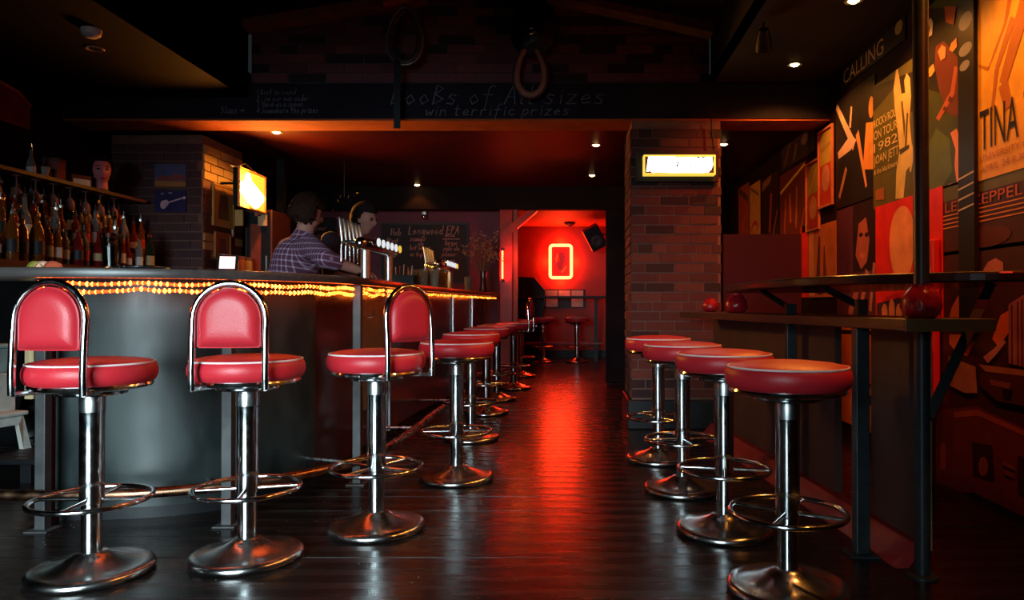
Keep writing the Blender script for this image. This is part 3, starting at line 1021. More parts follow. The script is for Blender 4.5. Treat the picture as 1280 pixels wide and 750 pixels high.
# red poster with pale shape: generic stand-in
cream = (0.75, 0.27, 0.14)
poster('festival_poster', 'red poster with one large pale teardrop shape behind the black pole', 'poster', 1097, 1181, 1097, 259, 396, (0.62, 0.020, 0.022),
       [(cream, [(.44 + .22 * math.sin(a) * (0.6 + 0.4 * math.sin(a / 2)), .60 - .34 * math.cos(a)) for a in [2 * PI * i / 24 for i in range(24)]]),
        ((0.05, 0.03, 0.10), [(.02, .02), (.72, .02), (.72, .14), (.40, .17), (.02, .12)]), (cream, ell(.16, .05, .05, .07)), (cream, ell(.28, .06, .05, .10)), (cream, ell(.40, .05, .05, .07)), (cream, ell(.52, .06, .05, .09)),
        ((0.10, 0.02, 0.12), ell(.80, .26, .10, .035)), ((0.10, 0.02, 0.12), ell(.93, .22, .06, .04))], off=0.006)
# tour poster
olive = (0.10, 0.085, 0.02)
pale = (0.62, 0.46, 0.20)
poster('tour_poster', 'olive tour poster with pale block lettering, left of the black pole', 'poster', 1094, 1158, 1094, 108, 262, olive,
       [((0.025, 0.016, 0.013), [(162, 300), (354, 250), (354, 400), (300, 420), (240, 330), (162, 420)]),
        (pale, [(244, 195), (262, 188), (266, 215), (256, 236), (262, 290), (270, 350), (284, 346), (280, 300), (290, 272), (302, 290), (306, 360), (300, 450), (310, 560), (302, 620), (286, 640), (276, 742), (246, 746), (250, 640), (262, 560), (254, 480), (244, 400), (240, 330), (250, 260), (240, 216)]),
        ((0.10, 0.07, 0.02), [(268, 380), (274, 376), (284, 470), (280, 520)]), ((0.10, 0.07, 0.02), [(290, 420), (296, 424), (288, 560), (282, 552)]), ((0.06, 0.045, 0.015), [(262, 560), (300, 540), (298, 556), (264, 580)]),
        (pale, [(312, 540), (300, 640), (306, 646), (322, 548)]), ((0.30, 0.10, 0.03), [(172, 712), (205, 700), (205, 748), (172, 750)])],
       [("ROCK'n'ROLL", .03, .655, .50, .065, pale), ('ON TOUR', .03, .555, .50, .07, pale), ('1982', .03, .455, .50, .07, pale), ('JOAN JETT', .03, .335, .52, .09, pale), ('& the blackhearts', .03, .275, .52, .042, pale)], off=0.004, crop=(1040, 0, 3.0))
# header strip with lettering
poster('title_strip', 'narrow black strip along the wall top lettered in dim capitals', 'strip', 1054, 1135, 1054, 84, 112, (0.012, 0.010, 0.010), [((0.20, 0.15, 0.08), ell(.92, .6, .05, .25))],
       [('CALLING', .05, .12, .66, .62, (0.30, 0.20, 0.13))], off=0.006)
# tall dark poster (generic)
poster('album_poster', 'tall black poster with raised pale guitar neck and arms below title strip', 'poster', 1047, 1096, 1047, 128, 262, (0.012, 0.010, 0.014),
       [((0.45, 0.32, 0.30), bar_(.02, .96, .50, .50, .03, .05)), ((0.5, 0.36, 0.34), [(.05, .52), (.42, .62), (.56, .54), (.40, .48), (.08, .46)]), ((0.55, 0.26, 0.10), bar_(.58, .60, .80, .10, .04, .02)),
        ((0.60, 0.26, 0.06), bar_(.84, .24, .90, .62, .12, .10)), ((0.55, 0.24, 0.06), ell(.92, .74, .06, .09)), ((0.35, 0.25, 0.24), bar_(.40, .68, .44, .86, .03, .02)), ((0.3, 0.16, 0.1), bar_(.10, .10, .30, .34, .03))], off=0.002)
# purple portrait poster (generic face)
poster('portrait_poster', 'plum portrait poster of a face lit from the side, behind upper counter', 'poster', 1047, 1096, 1047, 264, 396, (0.075, 0.025, 0.060),
       [((0.020, 0.010, 0.016), [(.45, .40), (1, .40), (1, 1), (.45, 1)]), ((0.32, 0.10, 0.08), [(.52, .55), (.60, .82), (.78, .86), (.86, .66), (.80, .48), (.66, .42)]), ((0.03, 0.01, 0.014), ell(.66, .72, .05, .02)), ((0.03, 0.01, 0.014), ell(.80, .71, .05, .02)),
        ((0.42, 0.14, 0.11), ell(.70, .54, .07, .025)), ((0.40, 0.15, 0.16), bar_(.62, .02, .82, .40, .03, .05)), ((0.30, 0.10, 0.14), bar_(.36, .02, .58, .26, .05)), ((0.36, 0.14, 0.16), bar_(.88, .06, .98, .46, .03))])
# tan poster, framed circle sleeves, red strip
poster('tan_poster', 'tan poster with dark standing figures, left of the plum portrait', 'poster', 1012, 1046, 1012, 286, 372, (0.42, 0.15, 0.05),
       [((0.10, 0.03, 0.03), bar_(.35, .05, .42, .85, .09, .03)), ((0.14, 0.04, 0.03), bar_(.62, .10, .60, .7, .08, .02)), ((0.55, 0.28, 0.10), [(.02, .02), (.22, .02), (.2, .98), (.02, .98)]), ((0.12, 0.02, 0.08), ell(.45, .12, .2, .08))])
poster('red_strip_print', 'plain red strip of paper beside the plum partition', 'print', 1001, 1011, 1001, 284, 372, (0.55, 0.025, 0.02), [((0.4, 0.02, 0.02), [(.0, .0), (.3, 0), (.3, 1), (0, 1)])])
poster('framed_print', 'framed red print with a pale disc, upper of an overlapping pair', 'picture', 1027, 1043, 1027, 168, 259, (0.40, 0.05, 0.03),
       [((0.40, 0.30, 0.06), [(.05, .55), (.95, .55), (.95, .98), (.05, .98)]), ((0.45, 0.22, 0.16), ell(.5, .36, .32, .18)), ((0.30, 0.20, 0.05), bar_(.1, .75, .9, .8, .03))], frame=(0.5, 0.18, 0.10), off=0.008)
poster('framed_print', 'framed red print with a pale disc, lower of an overlapping pair', 'picture', 1010, 1025, 1010, 208, 288, (0.34, 0.04, 0.03),
       [((0.25, 0.20, 0.05), [(.05, .5), (.95, .55), (.95, .98), (.05, .98)]), ((0.42, 0.22, 0.08), ell(.5, .32, .32, .18)), ((0.42, 0.28, 0.06), bar_(.2, .52, .8, .9, .02))], frame=(0.45, 0.16, 0.08))
poster('concert_print', 'crowded dark print with yellow diagonal bar, above the plum partition', 'poster', 976, 1008, 976, 220, 300, (0.10, 0.02, 0.015),
       [((0.50, 0.36, 0.06), bar_(.02, .72, .98, .96, .02)), ((0.26, 0.05, 0.03), bar_(.2, .05, .25, .6, .03)), ((0.3, 0.06, 0.03), bar_(.45, .2, .42, .64, .04)), ((0.26, 0.08, 0.03), bar_(.66, .1, .7, .7, .03)), ((0.4, 0.1, 0.05), bar_(.85, .05, .97, .35, .012))])
poster('dark_print', 'small dark print of a stage scene above the crowded print', 'poster', 978, 1020, 978, 178, 214, (0.035, 0.02, 0.03), [((0.16, 0.10, 0.14), ell(.72, .55, .10, .16)), ((0.12, 0.05, 0.03), bar_(.1, .1, .3, .8, .04)), ((0.14, 0.09, 0.02), bar_(.4, .1, .5, .6, .03))])
poster('scarf_print', 'yellow print with red arched lines near the far end of poster wall', 'poster', 938, 951, 938, 233, 302, (0.55, 0.26, 0.05), [((0.5, 0.05, 0.02), ell(.5, .2, .35, .14)), ((0.55, 0.26, 0.05), ell(.5, .16, .25, .10)), ((0.2, 0.1, 0.02), bar_(.1, .95, .9, .75, .03))])
poster('red_print', 'dull red print farthest along the poster wall', 'poster', 924, 937, 924, 236, 302, (0.36, 0.06, 0.03), [((0.10, 0.05, 0.02), bar_(.1, .95, .9, .7, .06)), ((0.6, 0.2, 0.1), bar_(.3, .05, .6, .4, .02))])
poster('black_print', 'black and rust print between the yellow print and the crowded one', 'poster', 953, 974, 953, 226, 302, (0.035, 0.012, 0.012), [((0.25, 0.05, 0.03), bar_(.5, .1, .6, .7, .06)), ((0.3, 0.1, 0.04), bar_(.7, .05, .95, .4, .02)), ((0.22, 0.09, 0.03), [(.05, .8), (.6, .9), (.6, 1), (.05, .95)])])
# mural at right, below the counters
pk = (0.40, 0.13, 0.09)
pur = (0.30, 0.08, 0.14)
mural_ = [((0.62, 0.11, 0.03), [(705, 250), (718, 200), (760, 130), (800, 112), (838, 110), (792, 180), (772, 250)]), ((0.55, 0.09, 0.03), [(705, 330), (800, 330), (822, 370), (790, 432), (740, 420), (705, 372)]),
          ((0.10, 0.018, 0.06), [(778, 262), (800, 170), (850, 80), (910, 60), (900, 110), (872, 170), (842, 262)]), ((0.44, 0.13, 0.17), [(860, 40), (890, -10), (925, -28), (960, -8), (962, 30), (920, 62)]),
          ((0.60, 0.10, 0.03), [(948, 240), (992, 214), (1002, 300), (938, 388), (908, 352)]), (pur, [(985, 190), (1055, 146), (1300, 40), (1300, 560), (1055, 482), (985, 466)])] + \
         [((0.08, 0.015, 0.045), [(x, 200 - (x - 985) * .55), (x + 7, 197 - (x - 985) * .55), (x + 7, 472 + (x - 985) * .25), (x, 468 + (x - 985) * .25)]) for x in (998, 1026, 1046, 1080, 1120, 1170)] + \
         [((0.46, 0.14, 0.18), [(868, 436), (920, 396), (962, 350), (976, 366), (930, 424), (890, 466)]), (pk, [(705, 432), (832, 482), (840, 604), (780, 604), (705, 566)]), ((0.36, 0.11, 0.07), [(848, 470), (1055, 496), (1300, 560), (1300, 600), (1055, 524), (880, 504)]),
          ((0.07, 0.012, 0.02), [(860, 506), (1055, 528), (1300, 600), (1300, 760), (1055, 664), (930, 640), (850, 566)]), ((0.22, 0.05, 0.045), [(900, 540), (1000, 560), (990, 584), (905, 566)]), ((0.012, 0.006, 0.008), [(960, 585), (1010, 590), (1000, 640), (965, 630)])]
low_ = [((0.13, 0.016, 0.014), [(48, 240), (160, 232), (290, 292), (560, 420), (560, 700), (290, 530), (150, 462), (48, 462)]), ((0.30, 0.05, 0.03), [(96, 246), (160, 240), (290, 298), (560, 430), (560, 450), (290, 312), (160, 256), (98, 262)]), ((0.24, 0.04, 0.028), [(60, 330), (74, 330), (74, 400), (60, 404)]),
        ((0.03, 0.006, 0.007), [(146, 326), (200, 336), (206, 432), (148, 416)]), ((0.24, 0.04, 0.03), ell(176, 392, 13, 26)), ((0.20, 0.035, 0.028), [(228, 376), (262, 392), (262, 404), (228, 388)]), ((0.20, 0.035, 0.028), [(232, 400), (258, 412), (258, 424), (232, 412)]), ((0.03, 0.006, 0.007), [(270, 360), (290, 370), (290, 470), (270, 456)]),
        ((0.010, 0.007, 0.009), [(20, 448), (290, 546), (560, 700), (560, 1000), (20, 1000)]), ((0.14, 0.07, 0.025), [(160, 548), (290, 592), (290, 598), (160, 556)]), ((0.14, 0.07, 0.025), [(160, 572), (290, 618), (290, 623), (160, 578)]), ((0.20, 0.035, 0.02), [(60, 600), (74, 600), (76, 660), (60, 664)]), ((0.16, 0.03, 0.02), [(104, 580), (114, 584), (120, 660), (108, 668)]), ((0.06, 0.012, 0.012), [(80, 560), (140, 580), (140, 590), (80, 572)])]


def rebase(shapes, c0, c1):
    return [(c, [(((c0[0] + a / c0[2]) - c1[0]) * c1[2], ((c0[1] + b / c0[2]) - c1[1]) * c1[2]) for a, b in poly]) for c, poly in shapes]


poster('street_mural', 'large street scene mural in reds and purples at right, below striped poster', 'mural', 1164, 1440, 1164, 318, 640, (0.05, 0.010, 0.012),
       mural_ + rebase(low_, (1150, 400, 2.146), (1000, 330, 3.75)), crop=(1000, 330, 3.75))
vs_root = thing('vertical_sign', 'narrow red vertical sign with pale capitals behind the pole', 'sign')
ysn = 3.75
for_x = XR - 0.05
sgn = MB()
zb_, zt_ = CAMH + (382 - 508) * 4.05 / 900, CAMH + (382 - 300) * 4.05 / 900
MB().box((for_x, 3.985, zb_), (XR - 0.012, 4.075, zt_)).obj('sign_board', mat('sign_red', (0.50, 0.014, 0.02), 0.4, var=0.1), vs_root, bevel=0.008)
for i, ch in enumerate('VIDEO'):
    zc = CAMH + (382 - (488 - (4 - i) * 33)) * 4.03 / 900
    mt = Matrix.Translation((for_x - 0.0015, 4.058, zc)) @ Matrix(((0, 0, -1, 0), (-1, 0, 0, 0), (0, 1, 0, 0), (0, 0, 0, 1)))
    text_obj(ch, 0.03 if ch == 'I' else 0.055, 0.10, vs_root, ink((0.72, 0.20, 0.14)), mt, 'letter')
# poster glimpsed through the gap in the partition
poster('orange_print', 'orange and black patterned print seen through the partition gap', 'poster', 1040, 1098, 1040, 402, 520, (0.45, 0.12, 0.02),
       [(BLK, bar_(.1, .9, .9, .92, .02)), (BLK, bar_(.66, .1, .7, .85, .05)), ((0.5, 0.04, 0.02), [(.3, .3), (.6, .3), (.6, .6), (.3, .6)]), (BLK, ell(.45, .4, .08, .04)), ((0.5, 0.25, 0.03), [(.72, .05), (.98, .05), (.98, .4), (.72, .4)]), (BLK, ell(.85, .3, .06, .05)), (BLK, bar_(.72, .46, .98, .42, .012))])

# ------------------------------------------------------------------ downlights
M_lampglow = mat('lamp_glow', (1, .8, .5), 0.3, var=0.02, emit=(1.0, 0.62, 0.22), estr=30)


def downlight(x, y_, z, label, power, color, size=1.7, blend=0.5, tgt=None, r=0.032):
    t = thing('downlight', label, 'light', (x, y_, z), 0, 'recessed ceiling downlights')
    MB().lathe([(r + .002, -.001), (r + .018, -.004), (r + .022, -.001), (r + .022, 0)], 20).obj('trim_ring', plain('lamp_ring', (0.10, 0.08, 0.06), 0.4), t, smooth=40)
    MB().lathe([(0, -.0145), (r * .6, -.011), (r, -.001), (0, -.001)], 16).obj('bulb', M_lampglow, t, smooth=60)
    d = lamp('downlight_beam', 'SPOT', (x, y_, z - 0.035), power, color, target=tgt or (x, y_, 0), spot_size=size, spot_blend=blend, shadow_soft_size=0.03)
    return t


AMB = (1.0, 0.34, 0.05)
for yy, l in ((1.96, 'row over the right counter, out at the front'), (3.07, 'row over the right counter, second from front'), (4.18, 'row over the right counter, cut by the picture top'), (5.29, 'bright one left of the poster title strip')):
    downlight(1.64, yy, 2.75, 'small amber ceiling downlight, ' + l, 52, AMB, 2.5, 0.5)
for (px, py, l, pw) in ((345, 165, 'above the lit picture behind bar', 42), (745, 181, 'left of the pillar, nearer of two', 5), (740, 219, 'left of the pillar, farther of two', 4), (521, 231, 'over the far end of bar', 7), (905, 180, 'just right of the pillar', 22)):
    yy = (2.50 - CAMH) * 900 / (382 - py)
    downlight((px - 715) * yy / 900, yy, 2.50, 'small amber ceiling downlight ' + l, pw, AMB if px != 745 and px != 740 else (1, .25, .05), 2.7 if px == 345 else 1.8, 0.4)

# red flood lamps added on the right soffit to redden the posters and pillar


def flood(x, y_, tgt, label, power, size=1.7):
    t = thing('added_flood_lamp', label, 'lamp', (x, y_, 2.75))
    d = (Vector(tgt) - Vector((x, y_, 2.62))).normalized()
    q = d.to_track_quat('Z', 'Y').to_matrix().to_4x4()
    MB().lathe([(0.0, -.09), (.03, -.09), (.045, -.05), (.055, .04), (.052, .04), (.04, -.04), (0, -.04)], 16, c=(0, 0, -.13), mtx=q).obj('can', M_black, t, smooth=40)
    MB().tube([(0, 0, 0), (0, 0, -.10)], .008, 8).obj('stem', M_black, t)
    lamp('added_flood_beam', 'SPOT', Vector((x, y_, 2.62)) + d * 0.06, power, (1.0, 0.03, 0.015), target=tgt, spot_size=size, spot_blend=0.8, shadow_soft_size=0.05)


flood(1.72, 1.3, (2.04, 4.1, 0.75), 'added black can lamp with red beam on front of right soffit', 110, 1.0)
flood(1.20, 4.5, (1.6, 6.2, 0.9), 'added black can lamp with red beam near the pillar', 45)

# ------------------------------------------------------------------ signs, neon
neon = thing('neon_picture', 'red framed picture ringed by glowing neon tube on back room wall', 'sign', (0, 0, 0))
c0, c1 = at(687, 348, YK - 0.06), at(715, 306, YK - 0.06)
MB().box((c0.x, YK - 0.05, c0.z), (c1.x, YK, c1.z)).obj('backing', M_black, neon)
ins = 0.055
art = MB()
art.m = 0
art.add([(c0.x + ins, YK - .052, c0.z + ins), (c1.x - ins, YK - .052, c0.z + ins), (c1.x - ins, YK - .052, c1.z - ins), (c0.x + ins, YK - .052, c1.z - ins)], [(0, 1, 2, 3)])
cx, cz = (c0.x + c1.x) / 2, (c0.z + c1.z) / 2
art.m = 1
art.add([(cx + u, YK - .053, cz + v) for u, v in ((-.06, -.15), (.02, -.2), (.05, -.05), (.10, .06), (.04, .19), (-.04, .16), (-.02, .02), (-.09, -.02))], [tuple(range(8))])
art.m = 2
art.add([(cx + u, YK - .054, cz + v) for u, v in ((-.11, .04), (-.07, .18), (-.04, .1), (-.08, -.03))], [(0, 1, 2, 3)])
art.add([(cx + u, YK - .054, cz + v) for u, v in ((.0, -.19), (.11, -.06), (.12, -.10), (.03, -.22))], [(0, 1, 2, 3)])
art.obj('art_print', [plain('art_red', (0.45, 0.02, 0.02), 0.5), plain('art_dark', (0.10, 0.03, 0.10), 0.5), plain('art_gold', (0.75, 0.25, 0.05), 0.5)], neon)
nr = 0.05
ring_ = []
x0, x1, z0, z1 = c0.x + .012, c1.x - .012, c0.z + .012, c1.z - .012
for (ccx, ccz, a0) in ((x1 - nr, z1 - nr, 0), (x0 + nr, z1 - nr, PI / 2), (x0 + nr, z0 + nr, PI), (x1 - nr, z0 + nr, 1.5 * PI)):
    for i in range(6):
        a = a0 + PI / 2 * i / 5
        ring_.append((ccx + nr * math.cos(a), YK - 0.085, ccz + nr * math.sin(a)))
MB().tube(ring_, 0.030, 10, closed=True).obj('neon_tube', mat('neon', (1, .3, .1), 0.3, var=0.02, emit=(1.0, 0.018, 0.006), estr=60), neon, smooth=60)
for dx, dz in ((-.27, 0), (.27, 0), (0, .37), (0, -.37)):
    lamp('neon_glow', 'POINT', (cx + dx, YK - 0.12, cz + dz), 2.6, (1.0, 0.22, 0.03), shadow_soft_size=0.08)

sg = thing('lightbox_sign', 'glowing white sign in yellow frame on the brick pillar', 'sign')
a, b = at(806, 217, 5.58), at(892, 196, 5.58)
MB().box((a.x - .06, 5.63, a.z - .05), (b.x + .05, 5.684, b.z + .06)).obj('backboard', M_black, sg)
MB().box((a.x, 5.56, a.z), (b.x, 5.63, b.z)).obj('box', plain('sign_face', (0.06, 0.03, 0.03), 0.5), sg)
fm = MB()
w = 0.011
fm.box((a.x - w, 5.545, a.z - w), (b.x + w, 5.63, a.z)).box((a.x - w, 5.545, b.z), (b.x + w, 5.63, b.z + w)).box((a.x - w, 5.545, a.z), (a.x, 5.63, b.z)).box((b.x, 5.545, a.z), (b.x + w, 5.63, b.z))
fm.obj('frame', mat('lit_frame', (0.9, 0.8, 0.2), 0.4, var=0.05, emit=(1.0, 0.72, 0.08), estr=0.9), sg)
W, H = b.x - a.x, b.z - a.z


def sgpoly(mb, pts, yy):
    mb.add([(a.x + u * W, yy, a.z + v * H) for u, v in pts], [tuple(range(len(pts)))])


sl = MB()
sgpoly(sl, [(.02, .10), (.05, .98), (.215, .98), (.175, .06), (.12, .03), (.07, .14)], 5.5585)
sgpoly(sl, [(.185, .06), (.225, .98), (.44, .98), (.445, .93), (.755, .96), (.77, .88), (.80, .95), (.86, .90), (.87, .95), (.975, .97), (.985, .5), (.96, .22), (.92, .06), (.83, .03), (.60, .04), (.40, .03)], 5.5585)
sl.obj('glowing_letters', mat('sign_glow', (1, 1, .95), 0.4, var=0.02, emit=(1.0, 0.97, 0.86), estr=7), sg)
dk = MB()
sgpoly(dk, [(.45, .38), (.475, .38), (.49, .68), (.47, .66)], 5.5575)
sgpoly(dk, [(.65, .38), (.68, .42), (.67, .50), (.655, .46)], 5.5575)
dk.obj('letter_gaps', M_black, sg)
MB().tube([(b.x + .02, 5.66, b.z + .05), (b.x - .0, 5.665, 2.445)], 0.006, 6).obj('cable', M_black, sg)

nst = thing('neon_strip', 'short upright glowing red tube on the timber post of back opening', 'light')
MB().tube([at(628, 350, 9.17), at(628, 312, 9.17)], 0.012, 10).obj('tube', MATS['neon'], nst, smooth=50)
for py in (350, 312):
    p = at(628, py, 9.17)
    MB().box((p.x - .018, 9.155, p.z - .015), (p.x + .018, 9.22, p.z + .015)).obj('holder', M_black, nst)
lamp('neon_strip_glow', 'POINT', at(650, 320, 9.05), 5, (1.0, 0.10, 0.02), shadow_soft_size=0.1)

# lit picture behind the bar
lp = thing('illuminated_picture', 'small brightly glowing yellow picture hanging beside the brick pier', 'sign')
pA, pB = Vector((-2.905, 6.28, 0)), Vector((-2.90, 6.80, 0))
zA, zB = CAMH + (382 - 256) * 6.28 / 900, CAMH + (382 - 209) * 6.28 / 900
MB().box((-2.96, 6.28, zA), (-2.905, 6.80, zB)).obj('case', M_black, lp)
fm = MB()
for s in (((-2.915, 6.27, zA - .01), (-2.895, 6.81, zA)), ((-2.915, 6.27, zB), (-2.895, 6.81, zB + .01)), ((-2.915, 6.27, zA), (-2.895, 6.28, zB)), ((-2.915, 6.80, zA), (-2.895, 6.81, zB))):
    fm.box(*s)
fm.obj('frame', mat('lit_rim', (.8, .35, .1), .4, var=.05), lp)
gl = MB()
gl.m = 0
gl.add([(-2.9045, 6.285, zA + .004), (-2.9045, 6.795, zA + .004), (-2.9045, 6.795, zB - .004), (-2.9045, 6.285, zB - .004)], [(0, 1, 2, 3)])
gl.m = 1
hz = zB - zA
gl.add([(-2.9035, 6.28 + u * .52, zA + v * hz) for u, v in ((.0, .38), (.04, .62), (.20, .70), (.26, .92), (.38, .96), (.46, .76), (.70, .62), (.96, .46), (.95, .30), (.72, .08), (.58, .02), (.30, .16))], [tuple(range(12))])
gl.obj('glowing_face', [mat('picture_glow', (1, .4, .05), .4, var=.02, emit=(1.0, 0.42, 0.03), estr=1.6), mat('flame_glow', (1, .9, .6), .4, var=.02, emit=(1.0, 0.66, 0.16), estr=45)], lp)
MB().tube([(-3.19, 6.5, zB - .1), (-2.96, 6.5, zB - .1)], .012, 8).obj('bracket', M_black, lp)
MB().tube([(-2.95, 6.20, zB + .0), (-2.93, 6.30, zB + .01), (-2.93, 6.44, zB + .065), (-2.93, 6.75, zB + .01)], 0.005, 6).obj('hanging_wire', M_chrome2, lp)
lamp('picture_light', 'AREA', (-2.86, 6.52, (zA + zB) / 2), 70, (1.0, 0.30, 0.035), target=(-1.6, 5.6, 2.0), shape='RECTANGLE', size=0.45, size_y=0.3)

# ------------------------------------------------------------------ back bar on the left
bb = thing('back_bar', 'stepped dark back bar against left wall carrying rows of bottles', 'shelving')
for i, (xa, xb, z) in enumerate(((-3.56, -3.36, 1.25), (-3.74, -3.56, 1.40), (-4.0, -3.74, 1.50))):
    MB().box((xa, 3.9, z - 0.05), (xb, 6.15, z)).obj('tier', M_wooddark, bb)
MB().box((-4.0, 4.85, 0.0), (-3.37, 6.14, 1.199)).obj('cabinet', M_black, bb)
MB().box((-3.98, 3.92, 0.0), (-3.93, 3.97, 1.45)).obj('leg', M_black, bb)
MB().box((-4.0, 4.1, 1.845), (-3.62, 6.14, 1.87)).obj('upper_shelf', mat('shelf_red', (0.04, 0.008, 0.006), .5), bb)
M_cap = plain('dark_cap', (0.02, 0.01, 0.01), 0.4)
glass_cols = [('amber', (0.42, 0.10, 0.015)), ('clear', (0.45, 0.42, 0.42)), ('dark green', (0.02, 0.06, 0.02)), ('red', (0.40, 0.02, 0.02)), ('brown', (0.12, 0.03, 0.012))]
lab_cols = [('white', (0.6, 0.55, 0.55)), ('black', (0.02, 0.015, 0.02)), ('red', (0.45, 0.03, 0.03)), ('tan', (0.45, 0.30, 0.15))]
bcache = {}


def bottle(x, y_, z, gi, li, shape, label, group, h=0.30):
    key = (gi, li, shape)
    if key not in bcache:
        gm = mat('bottle_' + glass_cols[gi][0].replace(' ', '_'), glass_cols[gi][1], 0.07, var=0.1, trans=0.65, spec=0.7)
        lm = mat('label_' + lab_cols[li][0], lab_cols[li][1], 0.6, var=0.1)
        pr = {0: [(0, 0), (.034, 0), (.037, .006), (.037, .17), (.030, .20), (.014, .235), (.013, .275), (0, .275)],
              1: [(0, 0), (.036, 0), (.040, .008), (.040, .12), (.034, .16), (.016, .20), (.013, .275), (0, .275)],
              2: [(0, 0), (.030, 0), (.032, .006), (.031, .20), (.013, .23), (.012, .275), (0, .275)]}[shape]
        r = pr[2][0] + .0008
        m1 = MB().lathe(pr, 12).mesh('body', gm, smooth=45)
        m2 = MB().lathe([(r, .05), (r, .125 if shape != 1 else .105)], 12).mesh('paper_label', lm, smooth=45)
        m3 = MB().lathe([(0, .272), (.0155, .272), (.0155, .292), (.006, .296), (.005, .33), (0, .33)], 8).mesh('pourer', M_chrome if (gi + li) % 3 else M_cap, smooth=40)
        bcache[key] = (m1, m2, m3)
    t = thing('spirit_bottle', label, 'bottle', (x, y_, z), R.uniform(0, 6), group)
    t.scale = (h / .30,) * 3
    for nm, me in zip(('body', 'paper_label', 'pourer'), bcache[key]):
        o = bpy.data.objects.new(nm, me)
        o.parent = t
        C.objects.link(o)
    return t


tiers = [('lowest', -3.46, 1.25, 4.32, 5.95, 17), ('middle', -3.645, 1.40, 4.58, 6.05, 16), ('top', -3.82, 1.50, 4.80, 6.05, 14)]
shp = ['slim-necked', 'squat', 'straight']
for tn, x, z, ya, yb, n in tiers:
    for i in range(n):
        gi = R.choice([0, 0, 1, 1, 2, 3, 4])
        if tn == 'lowest' and i < 5:
            gi = 0
        li = R.randrange(4)
        s = R.randrange(3)
        yy = ya + (yb - ya) * (i + 0.5 * R.uniform(-.4, .4)) / (n - 1)
        bottle(x + R.uniform(-.03, .03), yy, z, gi, li, s, '%s %s spirit bottle, %s from left on %s tier of back bar' % (shp[s], glass_cols[gi][0], ORD[i], tn), 'spirit bottles on the back bar', R.uniform(.255, .335))
# upper shelf items
bottle(-3.8, at(37, 200, 4.9).y + 0.15, 1.87, 1, 0, 1, 'pale bottle with light label standing alone on upper shelf', 'bottles on the upper shelf', .22)
def stem_glass(x, y_, z, label):
    t = thing('stemmed_glass', label, 'glass', (x, y_, z), 0, 'stemmed glasses hanging under the upper shelf')
    MB().lathe([(.030, 0), (.030, -.004), (.004, -.010), (.004, -.07), (.03, -.10), (.034, -.14), (.028, -.165), (.026, -.165), (.031, -.14), (.02, -.10)], 10).obj('bowl', mat('dim_glass', (0.35, 0.16, 0.15), 0.08, trans=.4), t, smooth=50)
for i in range(9):
    stem_glass(-3.70, 4.45 + i * 0.17, 1.842, 'upturned stemmed glass under the upper shelf, %s from left' % ORD[i])
jb = thing('gift_box', 'dull red box standing on the upper shelf', 'box', (-3.83, 5.32, 1.87), 0.2)
MB().box((-.05, -.06, 0), (.05, .06, .185)).obj('carton', mat('carton_red', (0.22, 0.02, 0.02), .5), jb, bevel=.004)
MB().box((-.052, -.062, .16), (.052, .062, .19)).obj('lid', mat('carton_lid', (0.10, 0.02, 0.02), .5), jb)
jg = thing('jug', 'small pale jug with raised lip on upper shelf beside the lone bottle', 'jug', (-3.8, 5.17, 1.87))
MB().lathe([(0, 0), (.035, 0), (.03, .05), (.045, .10), (.042, .10), (.026, .05), (0, .01)], 14).obj('vessel', plain('jug_grey', (0.30, 0.30, 0.30), .3), jg, smooth=50)
MB().tube([(0, .04, .085), (0, .075, .07), (0, .06, .02), (0, .034, .015)], .005, 6).obj('handle', plain('jug_grey2', (0.30, 0.30, 0.30), .3), jg, smooth=50)
cd = thing('shelf_card', 'small white card on a red block beside the mannequin head', 'card', (-3.76, 5.50, 1.87), -0.5)
MB().box((-.01, -.07, 0), (.02, .07, .10)).obj('block', mat('carton_lid', (0.10, 0.02, 0.02), .5), cd)
MB().box((.0205, -.06, .015), (.022, .06, .07)).obj('card', M_white, cd)


# heads and people ----------------------------------------------------------
def head_geo(mb, c, f, scale=1.0, tilt=0.0):
    """head of 0.23 m height centred at c facing f"""
    f = Vector(f).normalized()
    up = Vector((0, 0, 1))
    f = (f + up * tilt).normalized()
    r = f.cross(up).normalized()
    u = r.cross(f).normalized()

    def fn(d, q):
        x, y_, z = d.dot(Vector((1, 0, 0))), d.dot(Vector((0, 1, 0))), d.z   # x right, y forward, z up
        px, py, pz = x * 0.076, y_ * 0.098, z * 0.118
        if z < 0:
            px *= 1 - 0.34 * (-z) ** 1.5
            if y_ < 0:
                py *= 1 - 0.35 * (-z)
            else:
                py *= 1 - 0.10 * (-z)
        if y_ > 0:
            py *= 0.94
            nose = math.exp(-(x / 0.16) ** 2) * math.exp(-((z + 0.16) / 0.20) ** 2)
            py += 0.026 * nose
            for s in (-1, 1):
                py -= 0.012 * math.exp(-((x - s * 0.40) / 0.2) ** 2 - ((z - 0.06) / 0.13) ** 2)
            py += 0.006 * math.exp(-(x / 0.30) ** 2 - ((z + 0.50) / 0.06) ** 2)
            py -= 0.005 * math.exp(-(x / 0.30) ** 2 - ((z + 0.60) / 0.04) ** 2)
            py += 0.006 * math.exp(-(x / 0.25) ** 2 - ((z + 0.70) / 0.06) ** 2)
            py += 0.012 * math.exp(-(x / 0.4) ** 2 - ((z + 0.95) / 0.15) ** 2)
            py += 0.005 * math.exp(-((z - 0.22) / 0.1) ** 2)
        return (r * px + f * py + u * pz) * scale
    mb.sphere(c, 1, 36, 28, fn=fn)
    for s in (-1, 1):
        cc = Vector(c) + (r * (s * 0.076) + f * -0.008 + u * -0.002) * scale
        mb.sphere(cc, 1, 10, 8, fn=lambda d, q: (r * d.x * 0.010 + f * d.y * 0.019 + u * d.z * 0.032) * scale)
    return f, r, u


